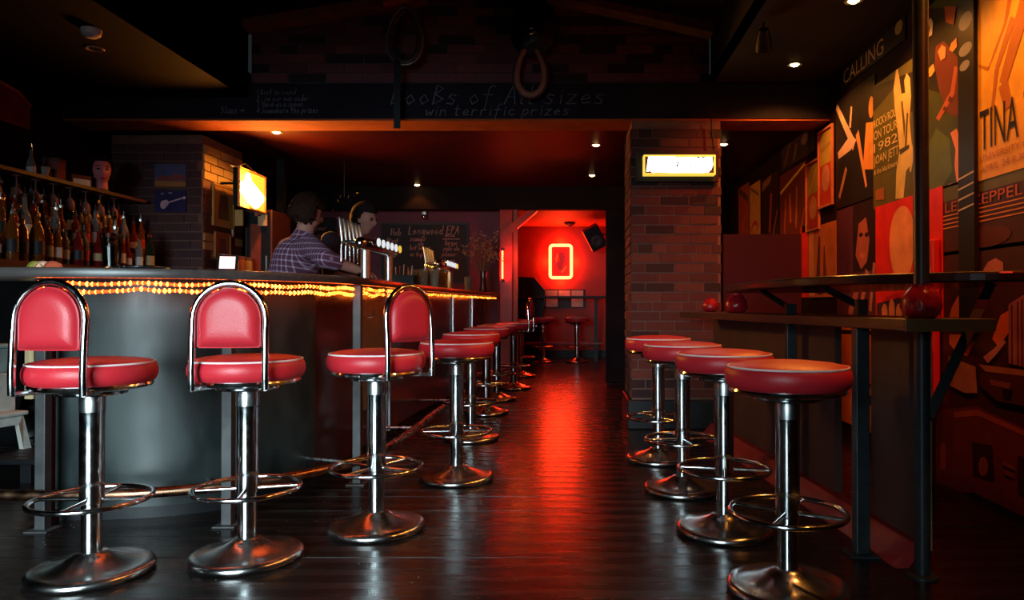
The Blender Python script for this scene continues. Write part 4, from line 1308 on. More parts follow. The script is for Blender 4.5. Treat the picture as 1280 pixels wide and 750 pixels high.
def capsule(mb, a, b, ra, rb, seg=14):
    a, b = Vector(a), Vector(b)
    mb.tube([a, b], [ra, rb], seg)
    mb.sphere(a, ra, seg, 8)
    mb.sphere(b, rb, seg, 8)


def fused(name, mb, m_, parent, voxel=0.007, smooth_it=4):
    o = mb.obj(name, m_)
    rm = o.modifiers.new('r', 'REMESH')
    rm.mode = 'VOXEL'
    rm.voxel_size = voxel
    sm = o.modifiers.new('s', 'SMOOTH')
    sm.iterations = smooth_it
    sm.factor = 0.5
    dg = bpy.context.evaluated_depsgraph_get()
    me = bpy.data.meshes.new_from_object(o.evaluated_get(dg))
    old = o.data
    o.modifiers.clear()
    o.data = me
    bpy.data.meshes.remove(old)
    me.name = name
    me.materials.clear()
    for q in (m_ if isinstance(m_, (list, tuple)) else [m_]):
        me.materials.append(q)
    me.polygons.foreach_set('use_smooth', [True] * len(me.polygons))
    o.parent = parent
    return o


def hand(mb, w, d, palm_n):
    """hand at wrist w pointing along d, palm normal palm_n; slightly curled fingers"""
    d = Vector(d).normalized()
    n = Vector(palm_n)
    n = (n - d * n.dot(d)).normalized()
    s = d.cross(n)
    w = Vector(w)
    for k_ in range(4):
        o_ = (k_ - 1.5) * 0.020
        capsule(mb, w + s * o_ * 0.6 + d * 0.01, w + s * o_ + d * 0.085, 0.014, 0.011, 8)
        L = (0.034, 0.040, 0.037, 0.028)[k_]
        p = w + s * o_ + d * 0.088
        q = p + d * L + n * 0.010
        capsule(mb, p, q, 0.0098, 0.0088, 8)
        q2 = q + d * L * 0.55 + n * L * 0.7
        capsule(mb, q, q2, 0.0088, 0.0078, 8)
    p = w + s * -0.028 + d * 0.03
    q = p - s * 0.030 + d * 0.030 + n * 0.012
    capsule(mb, p, q, 0.013, 0.011, 8)
    capsule(mb, q, q + d * 0.030 + n * 0.014, 0.0105, 0.009, 8)


def person(label, P_, f, shirt_m, hair_m, hair_kind, sleeve):
    t = thing('person', label, 'person', (P_['pelvis'][0], P_['pelvis'][1], 0))
    base = Vector((P_['pelvis'][0], P_['pelvis'][1], 0))
    L = {k_: Vector(v) - base for k_, v in P_.items()}
    b = MB()
    hf = head_geo(b, L['head'], f, 1.0, -0.15)
    capsule(b, L['neck'], L['head'] - Vector((0, 0, 0.05)), 0.062, 0.056)
    torso = [('pelvis', 'waist', .145, .135), ('waist', 'chest', .135, .150), ('chest', 'neck', .140, .065)]
    arms = [('shL', 'elL', .060, .046), ('shR', 'elR', .060, .046)]
    fore = [('elL', 'wrL', .044, .030), ('elR', 'wrR', .044, .030)]
    clav = [('chest', 'shL', .105, .066), ('chest', 'shR', .105, .066)]
    legs = [('hipL', 'knL', .085, .058), ('knL', 'anL', .056, .042), ('hipR', 'knR', .085, .058), ('knR', 'anR', .056, .042)]
    for i, j, r0, r1 in torso + arms + fore + clav + legs:
        capsule(b, L[i], L[j], r0, r1)
    for an, s in (('anL', 1), ('anR', -1)):
        fd = Vector((f[0], f[1], 0)).normalized()
        capsule(b, L[an] + Vector((0, 0, -0.035)), L[an] + fd * 0.15 + Vector((0, 0, -0.045)), 0.040, 0.034)
    hand(b, L['wrR'], L['wrR'] - L['elR'], (0, 0, -1))
    hand(b, L['wrL'], L['wrL'] - L['elL'], (0, 0, -1))
    fused('body', b, M_skin, t)
    s = MB()
    for i, j, r0, r1 in torso + clav:
        capsule(s, L[i], L[j], r0 + .012, r1 + (.012 if j != 'neck' else .008))
    for i, j, r0, r1 in arms:
        capsule(s, L[i], L[j], r0 + .016, r1 + .018)
    if sleeve:
        for i, j, r0, r1 in fore:
            q = L[i].lerp(L[j], sleeve)
            capsule(s, L[i], q, r0 + .016, r0 + .010)
    fused('shirt', s, shirt_m, t, 0.012, 6)
    tr = MB()
    for i, j, r0, r1 in legs:
        capsule(tr, L[i], L[j], r0 + .014, r1 + .018)
    capsule(tr, L['pelvis'] + Vector((0, 0, -.06)), L['pelvis'], .15, .152)
    fused('trousers', tr, M_denim, t, 0.014, 4)
    f3, r3, u3 = hf
    for s_ in (-1, 1):
        MB().sphere(L['head'] + r3 * (s_ * .030) + f3 * .078 + u3 * .008, .012, 10, 8).obj('eye', plain('eye_dark', (.03, .015, .012), .25), t, smooth=60)
    hb = MB()

    def fnh(d, q):
        x, y_, z = d
        rr = 1.0
        p = Vector((x, y_, z)) * (9 if hair_kind == 'curly' else 14)
        nz = noise.noise(p) * (0.12 if hair_kind == 'curly' else 0.05) + noise.noise(p * 2.3) * (0.07 if hair_kind == 'curly' else 0.02)
        if hair_kind == 'curly':
            px, py, pz = 0.112, 0.118, 0.132
            if y_ > 0.35 and z < 0.30:
                rr = 0.70
            if z < -0.45:
                rr *= 0.80
        else:
            px, py, pz = 0.088, 0.114, 0.134
            if y_ > 0.25 and z < 0.42:
                rr = 0.72
            if z < (-0.55 if y_ < 0.12 else -0.15):
                rr *= 0.75
            if z > .6 and y_ > 0:
                rr *= 1.06
        rr *= 1 + nz
        return r3 * x * px * rr + f3 * (y_ * py * rr - 0.006) + u3 * (z * pz * rr + 0.012)
    hb.sphere(L['head'], 1, 48, 36, fn=fnh)
    hb.obj('hair', hair_m, t, smooth=80)
    return t


person('person in plaid shirt with curly hair, seen from behind, reaching across the bar',
       dict(pelvis=(-1.90, 4.80, .93), waist=(-1.895, 4.80, 1.10), chest=(-1.83, 4.80, 1.275), neck=(-1.79, 4.80, 1.435), head=(-1.765, 4.80, 1.585),
            shR=(-1.70, 4.66, 1.365), elR=(-1.525, 4.46, 1.265), wrR=(-1.375, 4.60, 1.205), shL=(-1.945, 4.94, 1.365), elL=(-1.99, 5.08, 1.12), wrL=(-1.80, 5.16, 1.03),
            hipL=(-1.95, 4.88, .90), hipR=(-1.86, 4.73, .90), knL=(-1.96, 4.90, .48), knR=(-1.87, 4.72, .48), anL=(-1.97, 4.91, .085), anR=(-1.88, 4.71, .085)),
       (0.72, 0.50, 0), M_plaid, M_hair, 'curly', 0.30)
person('person in dark tee shirt with short dark hair, standing behind the beer taps',
       dict(pelvis=(-1.86, 5.62, .97), waist=(-1.86, 5.62, 1.15), chest=(-1.80, 5.62, 1.36), neck=(-1.72, 5.61, 1.52), head=(-1.615, 5.60, 1.645),
            shR=(-1.82, 5.43, 1.46), elR=(-1.80, 5.38, 1.20), wrR=(-1.60, 5.33, 1.17), shL=(-1.72, 5.80, 1.46), elL=(-1.70, 5.88, 1.20), wrL=(-1.56, 5.80, 1.18),
            hipL=(-1.85, 5.71, .93), hipR=(-1.87, 5.53, .93), knL=(-1.86, 5.72, .50), knR=(-1.88, 5.52, .50), anL=(-1.87, 5.72, .085), anR=(-1.89, 5.52, .085)),
       (0.95, -0.25, 0), M_tee, M_hair2, 'short', 0)

mh = thing('mannequin_head', 'pink mannequin head with dark wig on the upper shelf', 'mannequin head', (-3.72, 5.68, 1.87))
mb = MB()
hf = head_geo(mb, (0, 0, .165), (0.65, -0.75, 0), 0.95, 0.0)
capsule(mb, (0, 0, .03), (0, 0, .09), .05, .045)
fused('head', mb, plain('mannequin_pink', (0.62, 0.16, 0.18), .5), mh, 0.006, 2)
MB().lathe([(0, 0), (.06, 0), (.055, .02), (0, .02)], 16).obj('stand', M_black, mh)
f3, r3, u3 = hf
wg = MB()


def fnw(d, q):
    x, y_, z = d.dot(Vector((1, 0, 0))), d.y, d.z
    face = y_ > .15 and z < .50 and abs(x) < .75
    k_ = .66 if face else 1
    low = 1 - .25 * max(0, -z)
    return r3 * (x * .098 * low * (k_ if face else 1)) + f3 * (y_ * .118 * k_ - .016) + u3 * (z * .130)


wg.sphere((0, 0, .178), 1, 32, 22, fn=fnw)
wg.obj('wig', M_hair2, mh, smooth=80)
hc = Vector((0, 0, .165))
for s_ in (-1, 1):
    ey = MB().sphere(hc + r3 * (s_ * .029) + f3 * .074 + u3 * .008, .011, 10, 8, scale=(1.1, 1.1, .6)).obj('eye', M_black, mh, smooth=60)
    MB().tube([hc + r3 * (s_ * .014) + f3 * .083 + u3 * .026, hc + r3 * (s_ * .030) + f3 * .082 + u3 * .032, hc + r3 * (s_ * .045) + f3 * .070 + u3 * .026], .0028, 6).obj('eyebrow', M_black, mh)
MB().sphere(hc + f3 * .083 - u3 * .062, .016, 12, 8, scale=(1.1, 1.1, .45)).obj('lips', plain('lip_red', (.45, .02, .03), .4), mh, smooth=60)

# ------------------------------------------------------------------ pictures on the brick pier
def pier_pic(x0, x1, y0, y1, label, shapes, base):
    yy = 6.19
    a_, b_ = at(x0, y1, yy), at(x1, y0, yy)
    t = thing('framed_picture', label, 'picture')
    MB().box((a_.x, 6.188, a_.z), (b_.x, 6.205, b_.z)).obj('canvas', ink(base), t)
    mb = MB()
    mats = []
    for i, (c, poly) in enumerate(shapes):
        m_ = ink(c)
        if m_ not in mats:
            mats.append(m_)
        mb.m = mats.index(m_)
        mb.add([(a_.x + u * (b_.x - a_.x), 6.1875 - .0004 * i, a_.z + v * (b_.z - a_.z)) for u, v in poly], [tuple(range(len(poly)))])
    mb.obj('print', mats, t)


pier_pic(193, 232, 205, 233, 'wide blue and orange skyline picture on the brick pier, upper of two',
         [((0.08, 0.09, 0.20), [(0, .5), (1, .5), (1, 1), (0, 1)]), ((0.40, 0.16, 0.05), [(0, 0), (1, 0), (1, .22), (0, .26)]), ((0.28, 0.06, 0.06), [(.05, .25), (.2, .5), (.45, .42), (.6, .55), (.9, .5), (1, .3)])], (0.14, 0.10, 0.16))
wp = (0.55, 0.35, 0.45)
pier_pic(193, 232, 238, 265, 'dark blue picture of a pale guitar on the brick pier, lower of two',
         [(wp, ell(.28, .34, .10, .20)), (wp, ell(.36, .42, .09, .15)), (wp, bar_(.38, .42, .92, .66, .035, .03)), (wp, ell(.95, .66, .05, .07)), ((0.2, 0.2, 0.35), ell(.25, .85, .06, .05)), ((0.2, 0.2, 0.35), ell(.50, .88, .08, .04))], (0.03, 0.025, 0.09))
# framed clippings on the pier's lit side
def side_pic(y0, y1, z0, z1, label, base, fr_c):
    t = thing('framed_clipping', label, 'picture')
    MB().box((-3.178, y0, z0), (-3.168, y1, z1)).obj('card', ink(base), t)
    f_ = MB()
    w_ = .015
    f_.box((-3.178, y0 - w_, z0 - w_), (-3.16, y0, z1 + w_)).box((-3.178, y1, z0 - w_), (-3.16, y1 + w_, z1 + w_)).box((-3.178, y0, z1), (-3.16, y1, z1 + w_)).box((-3.178, y0, z0 - w_), (-3.16, y1, z0))
    f_.obj('frame', ink(fr_c), t)
    pr = MB().add([(-3.1672, y0 + .2 * (y1 - y0), z0 + .15 * (z1 - z0)), (-3.1672, y0 + .8 * (y1 - y0), z0 + .15 * (z1 - z0)), (-3.1672, y0 + .7 * (y1 - y0), z0 + .8 * (z1 - z0)), (-3.1672, y0 + .3 * (y1 - y0), z0 + .8 * (z1 - z0))], [(0, 1, 2, 3)])
    pr.obj('print', ink((0.12, 0.05, 0.02)), t)


side_pic(6.36, 6.72, 1.70, 2.05, 'tall gilt framed clipping on lit side of the brick pier', (0.45, 0.24, 0.07), (0.5, 0.3, 0.08))
side_pic(6.40, 6.66, 1.42, 1.62, 'smaller rust framed clipping below the gilt one on the pier', (0.30, 0.12, 0.04), (0.35, 0.15, 0.05))

# service cabinet behind the bar with jars and cards, lit by the picture
cab = thing('service_cabinet', 'dark tall service cabinet below the glowing picture behind bar', 'cabinet')
c0, c1 = at(306, 340, 6.9), at(340, 262, 6.9)
MB().box((c0.x, 6.9, 0), (c1.x, 7.35, c1.z)).obj('carcass', mat('rust_cabinet', (0.10, 0.025, 0.015), .4), cab, bevel=.006)
dd = MB().box((c0.x + .02, 6.885, .9), (c1.x - .02, 6.9, c1.z - .03)).obj('door', M_black, cab)
MB().box((c0.x + .06, 6.880, 1.15), (c0.x + .16, 6.885, c1.z - .14)).obj('glass_panel', mat('panel_red', (.25, .05, .03), .2), dd)
MB().box((c1.x - .05, 6.865, 1.25), (c1.x - .035, 6.885, 1.45)).obj('handle', M_chrome2, dd)
shelf2 = thing('side_shelf', 'low counter beside brick pier holding lit jars and cards', 'counter')
MB().box((-3.15, 6.25, 0), (-2.98, 6.87, 1.22)).obj('cabinet', M_black, shelf2)
MB().box((-3.16, 6.24, 1.22), (-2.97, 6.88, 1.25)).obj('top', M_wooddark, shelf2)
for i in range(4):
    t = thing('storage_jar', 'orange lit storage jar by the brick pier, %s from left' % ORD[i], 'jar', (-3.05, 6.32 + i * .14, 1.25), 0, 'jars beside the pier')
    MB().lathe([(0, 0), (.05, 0), (.054, .01), (.054, .13), (.045, .15), (0, .15)], 14).obj('vessel', mat('jar_%d' % i, [(.5, .25, .15), (.55, .35, .25), (.4, .12, .05), (.5, .3, .1)][i], .3), t, smooth=45)
    MB().lathe([(0, .15), (.05, .15), (.05, .175), (0, .175)], 14).obj('lid', plain('jar_lid', (.25, .1, .06), .4), t, smooth=45)
for i, (px0, px1, y0, y1, c) in enumerate(((283, 291, 262, 296, (.6, .42, .36)), (293, 303, 262, 282, (.55, .33, .12)), (318, 326, 258, 270, (.5, .15, .08)), (322, 333, 268, 282, (.6, .4, .22)), (274, 281, 284, 302, (.6, .45, .35)))):
    yy = 6.84 if px0 > 310 else 6.72
    a_, b_ = at(px0, y1, yy), at(px1, y0, yy)
    t = tag(MB().box((a_.x, yy, a_.z), (b_.x, yy + .02, b_.z)).obj('note_card', ink(c)), 'paper card pinned up below the glowing picture, %s from left' % ORD[[1, 2, 3, 4, 0][i]], 'card', 'cards below the glowing picture')

# ------------------------------------------------------------------ things on the bar
def pint(x, y_, label, group=None, fill=None, s=1.0):
    t = thing('pint_glass', label, 'glass', (x, y_, HB), 0, group)
    t.scale = (s, s, s)
    MB().lathe([(0, 0), (.030, 0), (.032, .004), (.043, .148), (.0445, .150), (.041, .150), (.030, .010), (0, .010)], 16).obj('tumbler', M_glassclear if fill else mat('backlit_glass', (.80, .62, .45), .06, trans=.75), t, smooth=45)  # amber from light behind is put into the empty glass colour
    if fill:
        MB().lathe([(0, .0105), (.0298, .0105), (.0362, .095), (0, .095)], 16).obj('drink', fill, t, smooth=45)
    return t


pint(at(139, 0, 3.05).x, 3.05, 'half full pint glass of dark beer on the bar above second stool gap', None, mat('stout', (.015, .006, .004), .1))
# tray and limes
tr = thing('round_tray', 'round steel tray on bar right of the pint glass', 'tray', (at(176, 0, 3.12).x, 3.14, HB))
MB().lathe([(0, 0), (.085, 0), (.10, .010), (.098, .012), (.083, .004), (0, .004)], 24).obj('dish', M_chrome2, tr, smooth=40)
MB().lathe([(.092, .0105), (.1005, .0105), (.0995, .014), (.093, .0125)], 24).obj('rolled_rim', M_chrome, tr, smooth=40)
for i, (px, c, l) in enumerate(((46, (.30, .26, .03), 'yellow green fruit wedge'), (55, (.55, .16, .02), 'orange fruit wedge'), (66, (.60, .08, .02), 'red orange fruit wedge'))):
    p = at(px, 0, 3.08)
    t = thing('fruit_wedge', l + ' lying on the left end of the bar', 'fruit', (p.x, 3.08, HB), .3 * i)
    mbw = MB()
    pts = [(.032 * math.cos(a), .032 * math.sin(a)) for a in [PI * j / 8 for j in range(9)]]
    mbw.extrude([(x, -.012, z) for x, z in pts], (0, .024, 0))
    mbw.obj('wedge', plain('fruit_%d' % i, c, .35), t, bevel=.003)
    MB().tube([(.0335 * math.cos(a), -.0125, .0335 * math.sin(a)) for a in [PI * j / 8 for j in range(9)]], .003, 5).obj('rind', plain('rind_%d' % i, tuple(q * .7 for q in c), .4), t)
# payment terminal
tmn = thing('payment_terminal', 'small payment terminal with glowing white screen on the bar', 'terminal', (at(284, 0, 3.42).x, 3.42, HB), 0.35)
rotm = Matrix.Translation((0, 0, .03)) @ Matrix.Rotation(math.radians(58), 4, 'X')
MB().box((-.045, -.06, -.012), (.045, .06, .012), rotm).obj('case', M_black, tmn, bevel=.004)
MB().box((-.034, -.02, .012), (.034, .05, .0135), rotm).obj('screen', mat('screen_glow', (1, .8, .75), .3, var=.02, emit=(1, .55, .50), estr=0.9), tmn)
MB().box((-.034, -.052, .012), (.034, -.028, .0145), rotm).obj('keypad', plain('keypad', (.12, .05, .05), .5), tmn)
MB().box((-.05, -.03, 0), (.05, .05, .012)).obj('stand', M_black, tmn)

# beer taps
M_satin = mat('satin_steel', (0.80, 0.80, 0.82), 0.34, 1.0, var=0.06, scale=30)


def tap(label, y0):
    t = thing('beer_tap_tower', label, 'beer tap', (-1.315, y0, HB), 0, 'beer tap towers on the bar')
    for yy in (0.14, .72):
        MB().lathe([(0, 0), (.05, 0), (.05, .010), (.030, .018), (.028, .20), (0, .20)], 20, c=(0, yy, 0)).obj('column', M_satin, t, smooth=40)
    MB().lathe([(0, 0), (.014, .002), (.026, .009), (.036, .022), (.041, .045), (.041, .83), (.030, .87), (0, .875)], 24, mtx=Matrix.Rotation(-PI / 2, 4, 'X'), c=(0, 0, .235)).obj('manifold', M_chrome, t, smooth=40)
    for i in range(6):
        yy = .20 + i * .115
        bd = MB()
        rot = Matrix.Rotation(PI / 2 + 0.5, 4, 'Z') @ Matrix.Rotation(PI / 2, 4, 'X')
        rot = Matrix.Rotation(math.radians(80), 4, 'Z') @ Matrix.Rotation(PI / 2, 4, 'X')
        bd.lathe([(0, -.01), (.030, -.01), (.034, 0), (.030, .006), (0, .006)], 20, c=(.055, yy + .03, .255), mtx=rot)
        bo = bd.obj('badge', M_chrome, t, smooth=40)
        fc = MB().lathe([(0, .0065), (.027, .0065), (.027, .0085), (0, .0085)], 20, c=(.055, yy + .03, .255), mtx=rot)
        fc.obj('badge_face', mat('badge_white' if i < 5 else 'badge_yellow', (.9, .9, .85), .3, var=.05, emit=((.85, .95, 1.0) if i < 5 else (1, .6, .05)), estr=0.8), bo)
    for i in range(6):
        yy = .02 + i * .085
        hd = MB()
        hd.tube([(-.11, yy, .245), (-.115, yy, .29), (-.125, yy, .38), (-.13, yy, .395)], [.007, .009, .0105, .006], 8)
        ho = hd.obj('tap_handle', M_satin, t, smooth=50)
        MB().tube([(-.03, yy, .24), (-.10, yy, .24), (-.115, yy, .225), (-.115, yy, .12)], [.012, .012, .010, .008], 8).obj('spout', M_chrome, ho, smooth=50)
    return t


t1 = tap('nearer chrome beer tap tower with row of handles in front of bartenders', 4.44)
dup(t1, (-1.26, 6.72, HB), None, 'farther chrome beer tap tower beside the stacked glasses')
# pint glasses in rows
g0 = None
rows = ['front', 'second', 'third', 'fourth', 'fifth', 'back']
cols = ['left', 'middle', 'right']
for r_ in range(5):
    for c_ in range(3):
        l = 'pint glass with painted amber backlight on bar, %s row, %s of three' % (rows[r_], cols[c_])
        loc = (-1.34 + c_ * .093, 6.05 + r_ * .10, HB)
        if g0 is None:
            g0 = pint(loc[0], loc[1], l, 'pint glasses lined up on the bar')
        else:
            dup(g0, loc, None, l)
dup(g0, (at(585, 0, 7.6).x, 7.6, HB), None, 'single empty pint glass standing beyond the lined up glasses', 'pint glasses lined up on the bar')
# small dark caddy behind the first tap
cy = thing('bar_caddy', 'dark bar caddy with straws and napkins right of first tap', 'caddy', (-1.36, 5.85, HB))
MB().box((-.09, -.07, 0), (.09, .07, .09)).obj('tray', M_black, cy, bevel=.004)
for i in range(5):
    MB().tube([(-.07 + i * .03, 0, .05), (-.075 + i * .034, .005, .16 + .01 * (i % 3))], .004, 6).obj('straw', plain('straw_red', (.45, .04, .03), .4) if i % 2 else M_white, cy)
# vase of dried flowers
vz = thing('vase_of_dried_flowers', 'tall dark vase of dried flowers at far end of bar', 'vase', (at(604, 0, 8.6).x, 8.6, HB))
MB().lathe([(0, 0), (.045, 0), (.05, .02), (.035, .12), (.042, .26), (.038, .26), (.03, .12), (.04, .02), (0, .015)], 18).obj('vase', mat('smoky_glass', (.10, .02, .03), .1, trans=.3), vz, smooth=50)
stm, fl = MB(), MB()
for i in range(26):
    a, l = R.uniform(0, 2 * PI), R.uniform(.05, .24)
    tp = Vector((math.cos(a) * l, math.sin(a) * l, R.uniform(.42, .70)))
    stm.tube([(0.01 * math.cos(a), 0.01 * math.sin(a), .2), tp * .55 + Vector((0, 0, .10)), tp], .0028, 4)
    for q in range(16):
        c = tp + Vector((R.gauss(0, .035), R.gauss(0, .035), R.gauss(0, .035)))
        d1 = Vector((R.gauss(0, 1), R.gauss(0, 1), R.gauss(0, 1))).normalized() * .022
        d2 = Vector((R.gauss(0, 1), R.gauss(0, 1), R.gauss(0, 1))).normalized() * .009
        fl.add([c - d1, c + d2, c + d1, c - d2], [(0, 1, 2, 3)])
stm.obj('stems', plain('dry_stem', (.16, .08, .04), .8), vz)['kind'] = 'stuff'
fl.obj('flowers', plain('dry_flower', (.42, .16, .09), .8), vz)['kind'] = 'stuff'

# chalkboards on the end wall
def board(px0, px1, py0, py1, label, lines):
    yy = 9.58
    a_, b_ = at(px0, py1, yy), at(px1, py0, yy)
    t = thing('chalkboard_menu', label, 'chalkboard')
    MB().box((a_.x, 9.575, a_.z), (b_.x, 9.6, b_.z)).obj('board', mat('board_slate', (0.022, 0.010, 0.010), .7, var=.3), t)
    fm = MB()
    w_ = .02
    fm.box((a_.x - w_, 9.565, a_.z - w_), (a_.x, 9.6, b_.z + w_)).box((b_.x, 9.565, a_.z - w_), (b_.x + w_, 9.6, b_.z + w_)).box((a_.x, 9.565, b_.z), (b_.x, 9.6, b_.z + w_)).box((a_.x, 9.565, a_.z - w_), (b_.x, 9.6, a_.z))
    fm.obj('frame', M_black, t)
    ls = [(s, at(x, y_, 9.57).x, at(x, y_, 9.57).z, h, .011, sl_) for s, x, y_, h, sl_ in lines]
    chalk(t, ls, (0, 9.574, 0), (1, 0, 0), (0, -1, 0), m_=plain('pink_chalk', (.62, .24, .20), .9))


board(478, 584, 281, 352, 'wide chalkboard menu on the end wall behind the bar',
      [('Hob', 488, 294, .09, .0), ('Longwood EPA', 510, 293, .11, .01), ('summer', 512, 301, .07, 0), ('ale', 522, 307, .06, 0), ('hot hours', 512, 312, .06, 0), ('Stout', 483, 303, .06, 0), ('cider', 487, 310, .06, 0), ('wine', 556, 296, .07, 0), ('-------', 553, 301, .06, 0), ('larger', 556, 306, .06, 0), ('pale ale', 554, 313, .06, 0), ('pilsner', 552, 320, .06, 0), ('ginger', 552, 328, .06, 0), ('on tap', 512, 320, .06, 0)])
board(388, 418, 274, 335, 'narrow chalkboard menu behind the bartender in plaid', [('beer', 394, 288, .07, 0), ('wine', 393, 297, .07, 0), ('soda', 395, 306, .07, 0), ('spirits', 392, 315, .06, 0), ('snacks', 392, 324, .06, 0)])
# tinsel curtain of glints
tn = thing('tinsel_garland', 'dark hanging garland with gold glints behind the first tap', 'garland', at(430, 270, 7.6))
gm, dm = MB(), MB()
for i in range(110):
    c = Vector((R.uniform(-.14, .14), R.uniform(-.04, .04), R.uniform(-.45, .27)))
    d1 = Vector((R.gauss(0, 1), R.gauss(0, 1), R.gauss(0, 2))).normalized() * .02
    d2 = Vector((R.gauss(0, 1), R.gauss(0, 1), R.gauss(0, 1))).normalized() * .007
    (gm if i % 2 else dm).add([c - d1, c + d2, c + d1, c - d2], [(0, 1, 2, 3)])
gm.obj('gold_strands', mat('gold_foil', (.6, .38, .08), .2, 1.0), tn)['kind'] = 'stuff'
dm.obj('dark_strands', M_black, tn)['kind'] = 'stuff'
MB().tube([(0, 0, .2), (0, 0, .58)], .004, 5).obj('cord', M_black, tn)
# wall lamp (unlit spotlight) on end wall
wl = thing('wall_fitting', 'small chrome fitting above the wide chalkboard', 'fitting', at(531, 267, 9.56))
MB().lathe([(0, 0), (.03, 0), (.035, .03), (.025, .05), (0, .05)], 14, mtx=Matrix.Rotation(PI / 2, 4, 'X')).obj('mount', M_chrome2, wl, smooth=40)
MB().sphere((0, -.05, .05), .035, 12, 8).obj('head', M_chrome, wl, smooth=60)
MB().sphere((0, -.05, -.05), .035, 12, 8).obj('head', M_chrome, wl, smooth=60)
# black upright conduit pillar behind bar
MBp = MB().box((at(345, 0, 7.5).x, 7.5, 0), (at(354, 0, 7.5).x, 7.58, 2.5))
struct(MBp.obj('trim_7', M_black))

# ------------------------------------------------------------------ hatch end: white step stool, bag
db = thing('duckboard', 'low black duckboard platform on the floor behind the bar hatch', 'platform', (-3.40, 4.17, 0))
for i in range(5):
    MB().box((-.5, -.21 + i * .086, .10), (.5, -.14 + i * .086, .13)).obj('slat', M_black, db, bevel=.003)
for s_ in (-.4, .4):
    MB().box((s_ - .03, -.21, 0), (s_ + .03, .21, .0995)).obj('bearer', M_black, db)
ws = thing('step_stool', 'white plastic step stool behind the hatch end of bar', 'step stool', (-3.41, 4.18, .13), -0.2)
for s_ in (-1, 1):
    MB().extrude([(s_ * .19, -.15, 0), (s_ * .19, -.09, 0), (s_ * .165, -.05, .15), (s_ * .165, .07, .15), (s_ * .165, .10, 0), (s_ * .165, .15, 0), (s_ * .15, .11, .20), (s_ * .15, -.10, .20)], (-s_ * .03, 0, 0)).obj('leg', M_white, ws)
MB().box((-.18, -.13, .20), (.17, .13, .225)).obj('tread', M_white, ws, bevel=.008)
MB().box((-.17, .0, .225), (.085, .12, .45)).obj('upright', M_white, ws, bevel=.006)
bx = thing('storage_tub', 'pale teal grey tub resting on the white step stool', 'tub', (-3.46, 4.22, .58), -0.2)
MB().box((-.13, -.09, 0), (.13, .09, .145)).obj('tub', plain('tub_grey', (.30, .38, .38), .5), bx, bevel=.012)
MB().box((-.14, -.10, .145), (.14, .10, .17)).obj('lid', plain('tub_lid', (.35, .5, .5), .5), bx, bevel=.008)
gb = thing('rubbish_bag', 'crumpled black rubbish bag on floor behind the hatch end', 'bag', (-3.33, 4.62, 0))
MB().sphere((0, 0, .24), 1, 40, 28, fn=lambda d, q: Vector((d.x * .165, d.y * .165, d.z * .23)) * (1 + .22 * noise.noise(d * 3.1) + .10 * noise.noise(d * 8.0))).obj('bag', mat('bin_liner', (.010, .012, .013), .32, bump=.6, bscale=18), gb, smooth=40)
MB().tube([(0, 0, .44), (.01, 0, .50), (.03, .02, .55)], [.03, .018, .035], 10).obj('knot', mat('bin_liner', (.01, .012, .013), .32), gb, smooth=40)

fk = MB()
for i in range(70):
    x, yy = R.uniform(-2.3, -0.2), R.uniform(2.3, 3.6)
    q, a = R.uniform(.002, .0045), R.uniform(0, 3)
    c_, s_ = math.cos(a) * q, math.sin(a) * q
    fk.add([(x - c_, yy - s_, .0015), (x + s_ * .6, yy - c_ * .6, .0015), (x + c_, yy + s_, .0022), (x - s_ * .6, yy + c_ * .6, .0016)], [(0, 1, 2, 3)])
tag(fk.obj('paper_flecks', plain('fleck', (.6, .55, .42), .8)), 'tiny pale paper flecks scattered on the dark floor before the bar', 'litter', kind='stuff')

# ------------------------------------------------------------------ upper dark things
def collar(label, c, s, m_out, m_in, dark):
    t = thing('horse_collar', label, 'horse collar', c)
    pts = []
    for i in range(28):
        a = 2 * PI * i / 28
        w_ = 0.62 + 0.38 * (0.5 - 0.5 * math.sin(a))
        pts.append((s * .11 * math.cos(a) * w_ * 1.25, 0, s * (.20 * math.sin(a))))
    MB().tube(pts, [s * (.020 + .012 * (0.5 - 0.5 * math.sin(2 * PI * i / 28))) for i in range(28)], 10, closed=True).obj('padding', m_out, t, smooth=60)
    pts2 = [(x * 1.22, -.015, z * 1.12) for x, y_, z in pts]
    MB().tube(pts2, s * .010, 8, closed=True).obj('hame', m_in, t, smooth=60)
    return t


M_hide = mat('old_leather', (.05, .022, .018), .5, var=.4, scale=20)
M_pale = plain('pale_leather', (.32, .13, .09), .6)
h1 = collar('dark horse collar with bright edge hung left on gable wall', at(506, 45, 5.58), 1.0, M_hide, mat('collar_edge', (.22, .19, .20), .35, .5), True)
MB().box((at(497, 0, 5.58).x - h1.location.x - .025, -.03, -.72), (at(497, 0, 5.58).x - h1.location.x + .025, -.022, -.1)).obj('strap', M_black, h1)
h2 = collar('pale edged horse collar hung right on gable wall, over the chalkboard', at(663, 88, 5.58), .95, M_pale, M_hide, False)
MB().box((-.012, -.02, .18), (.012, -.01, .36)).obj('strap', M_hide, h2)
hr = thing('harness_bundle', 'dark bundle of harness hanging above the pale edged collar', 'harness', at(668, 34, 5.60))
MB().sphere((0, .01, -.0), 1, 24, 18, fn=lambda d, q: Vector((d.x * .19, d.y * .10, d.z * .22)) * (1 + .2 * noise.noise(d * 4))).obj('leather_bundle', M_black, hr, smooth=60)
MB().lathe([(.022, -.004), (.03, 0), (.022, .004)], 14, c=(-.02, -.10, -.06), mtx=Matrix.Rotation(PI / 2, 4, 'X')).obj('buckle', M_copper, hr)
sd = thing('smoke_detector', 'round white smoke detector on the dark left ceiling', 'detector', (-2.88, 4.30, 2.63))
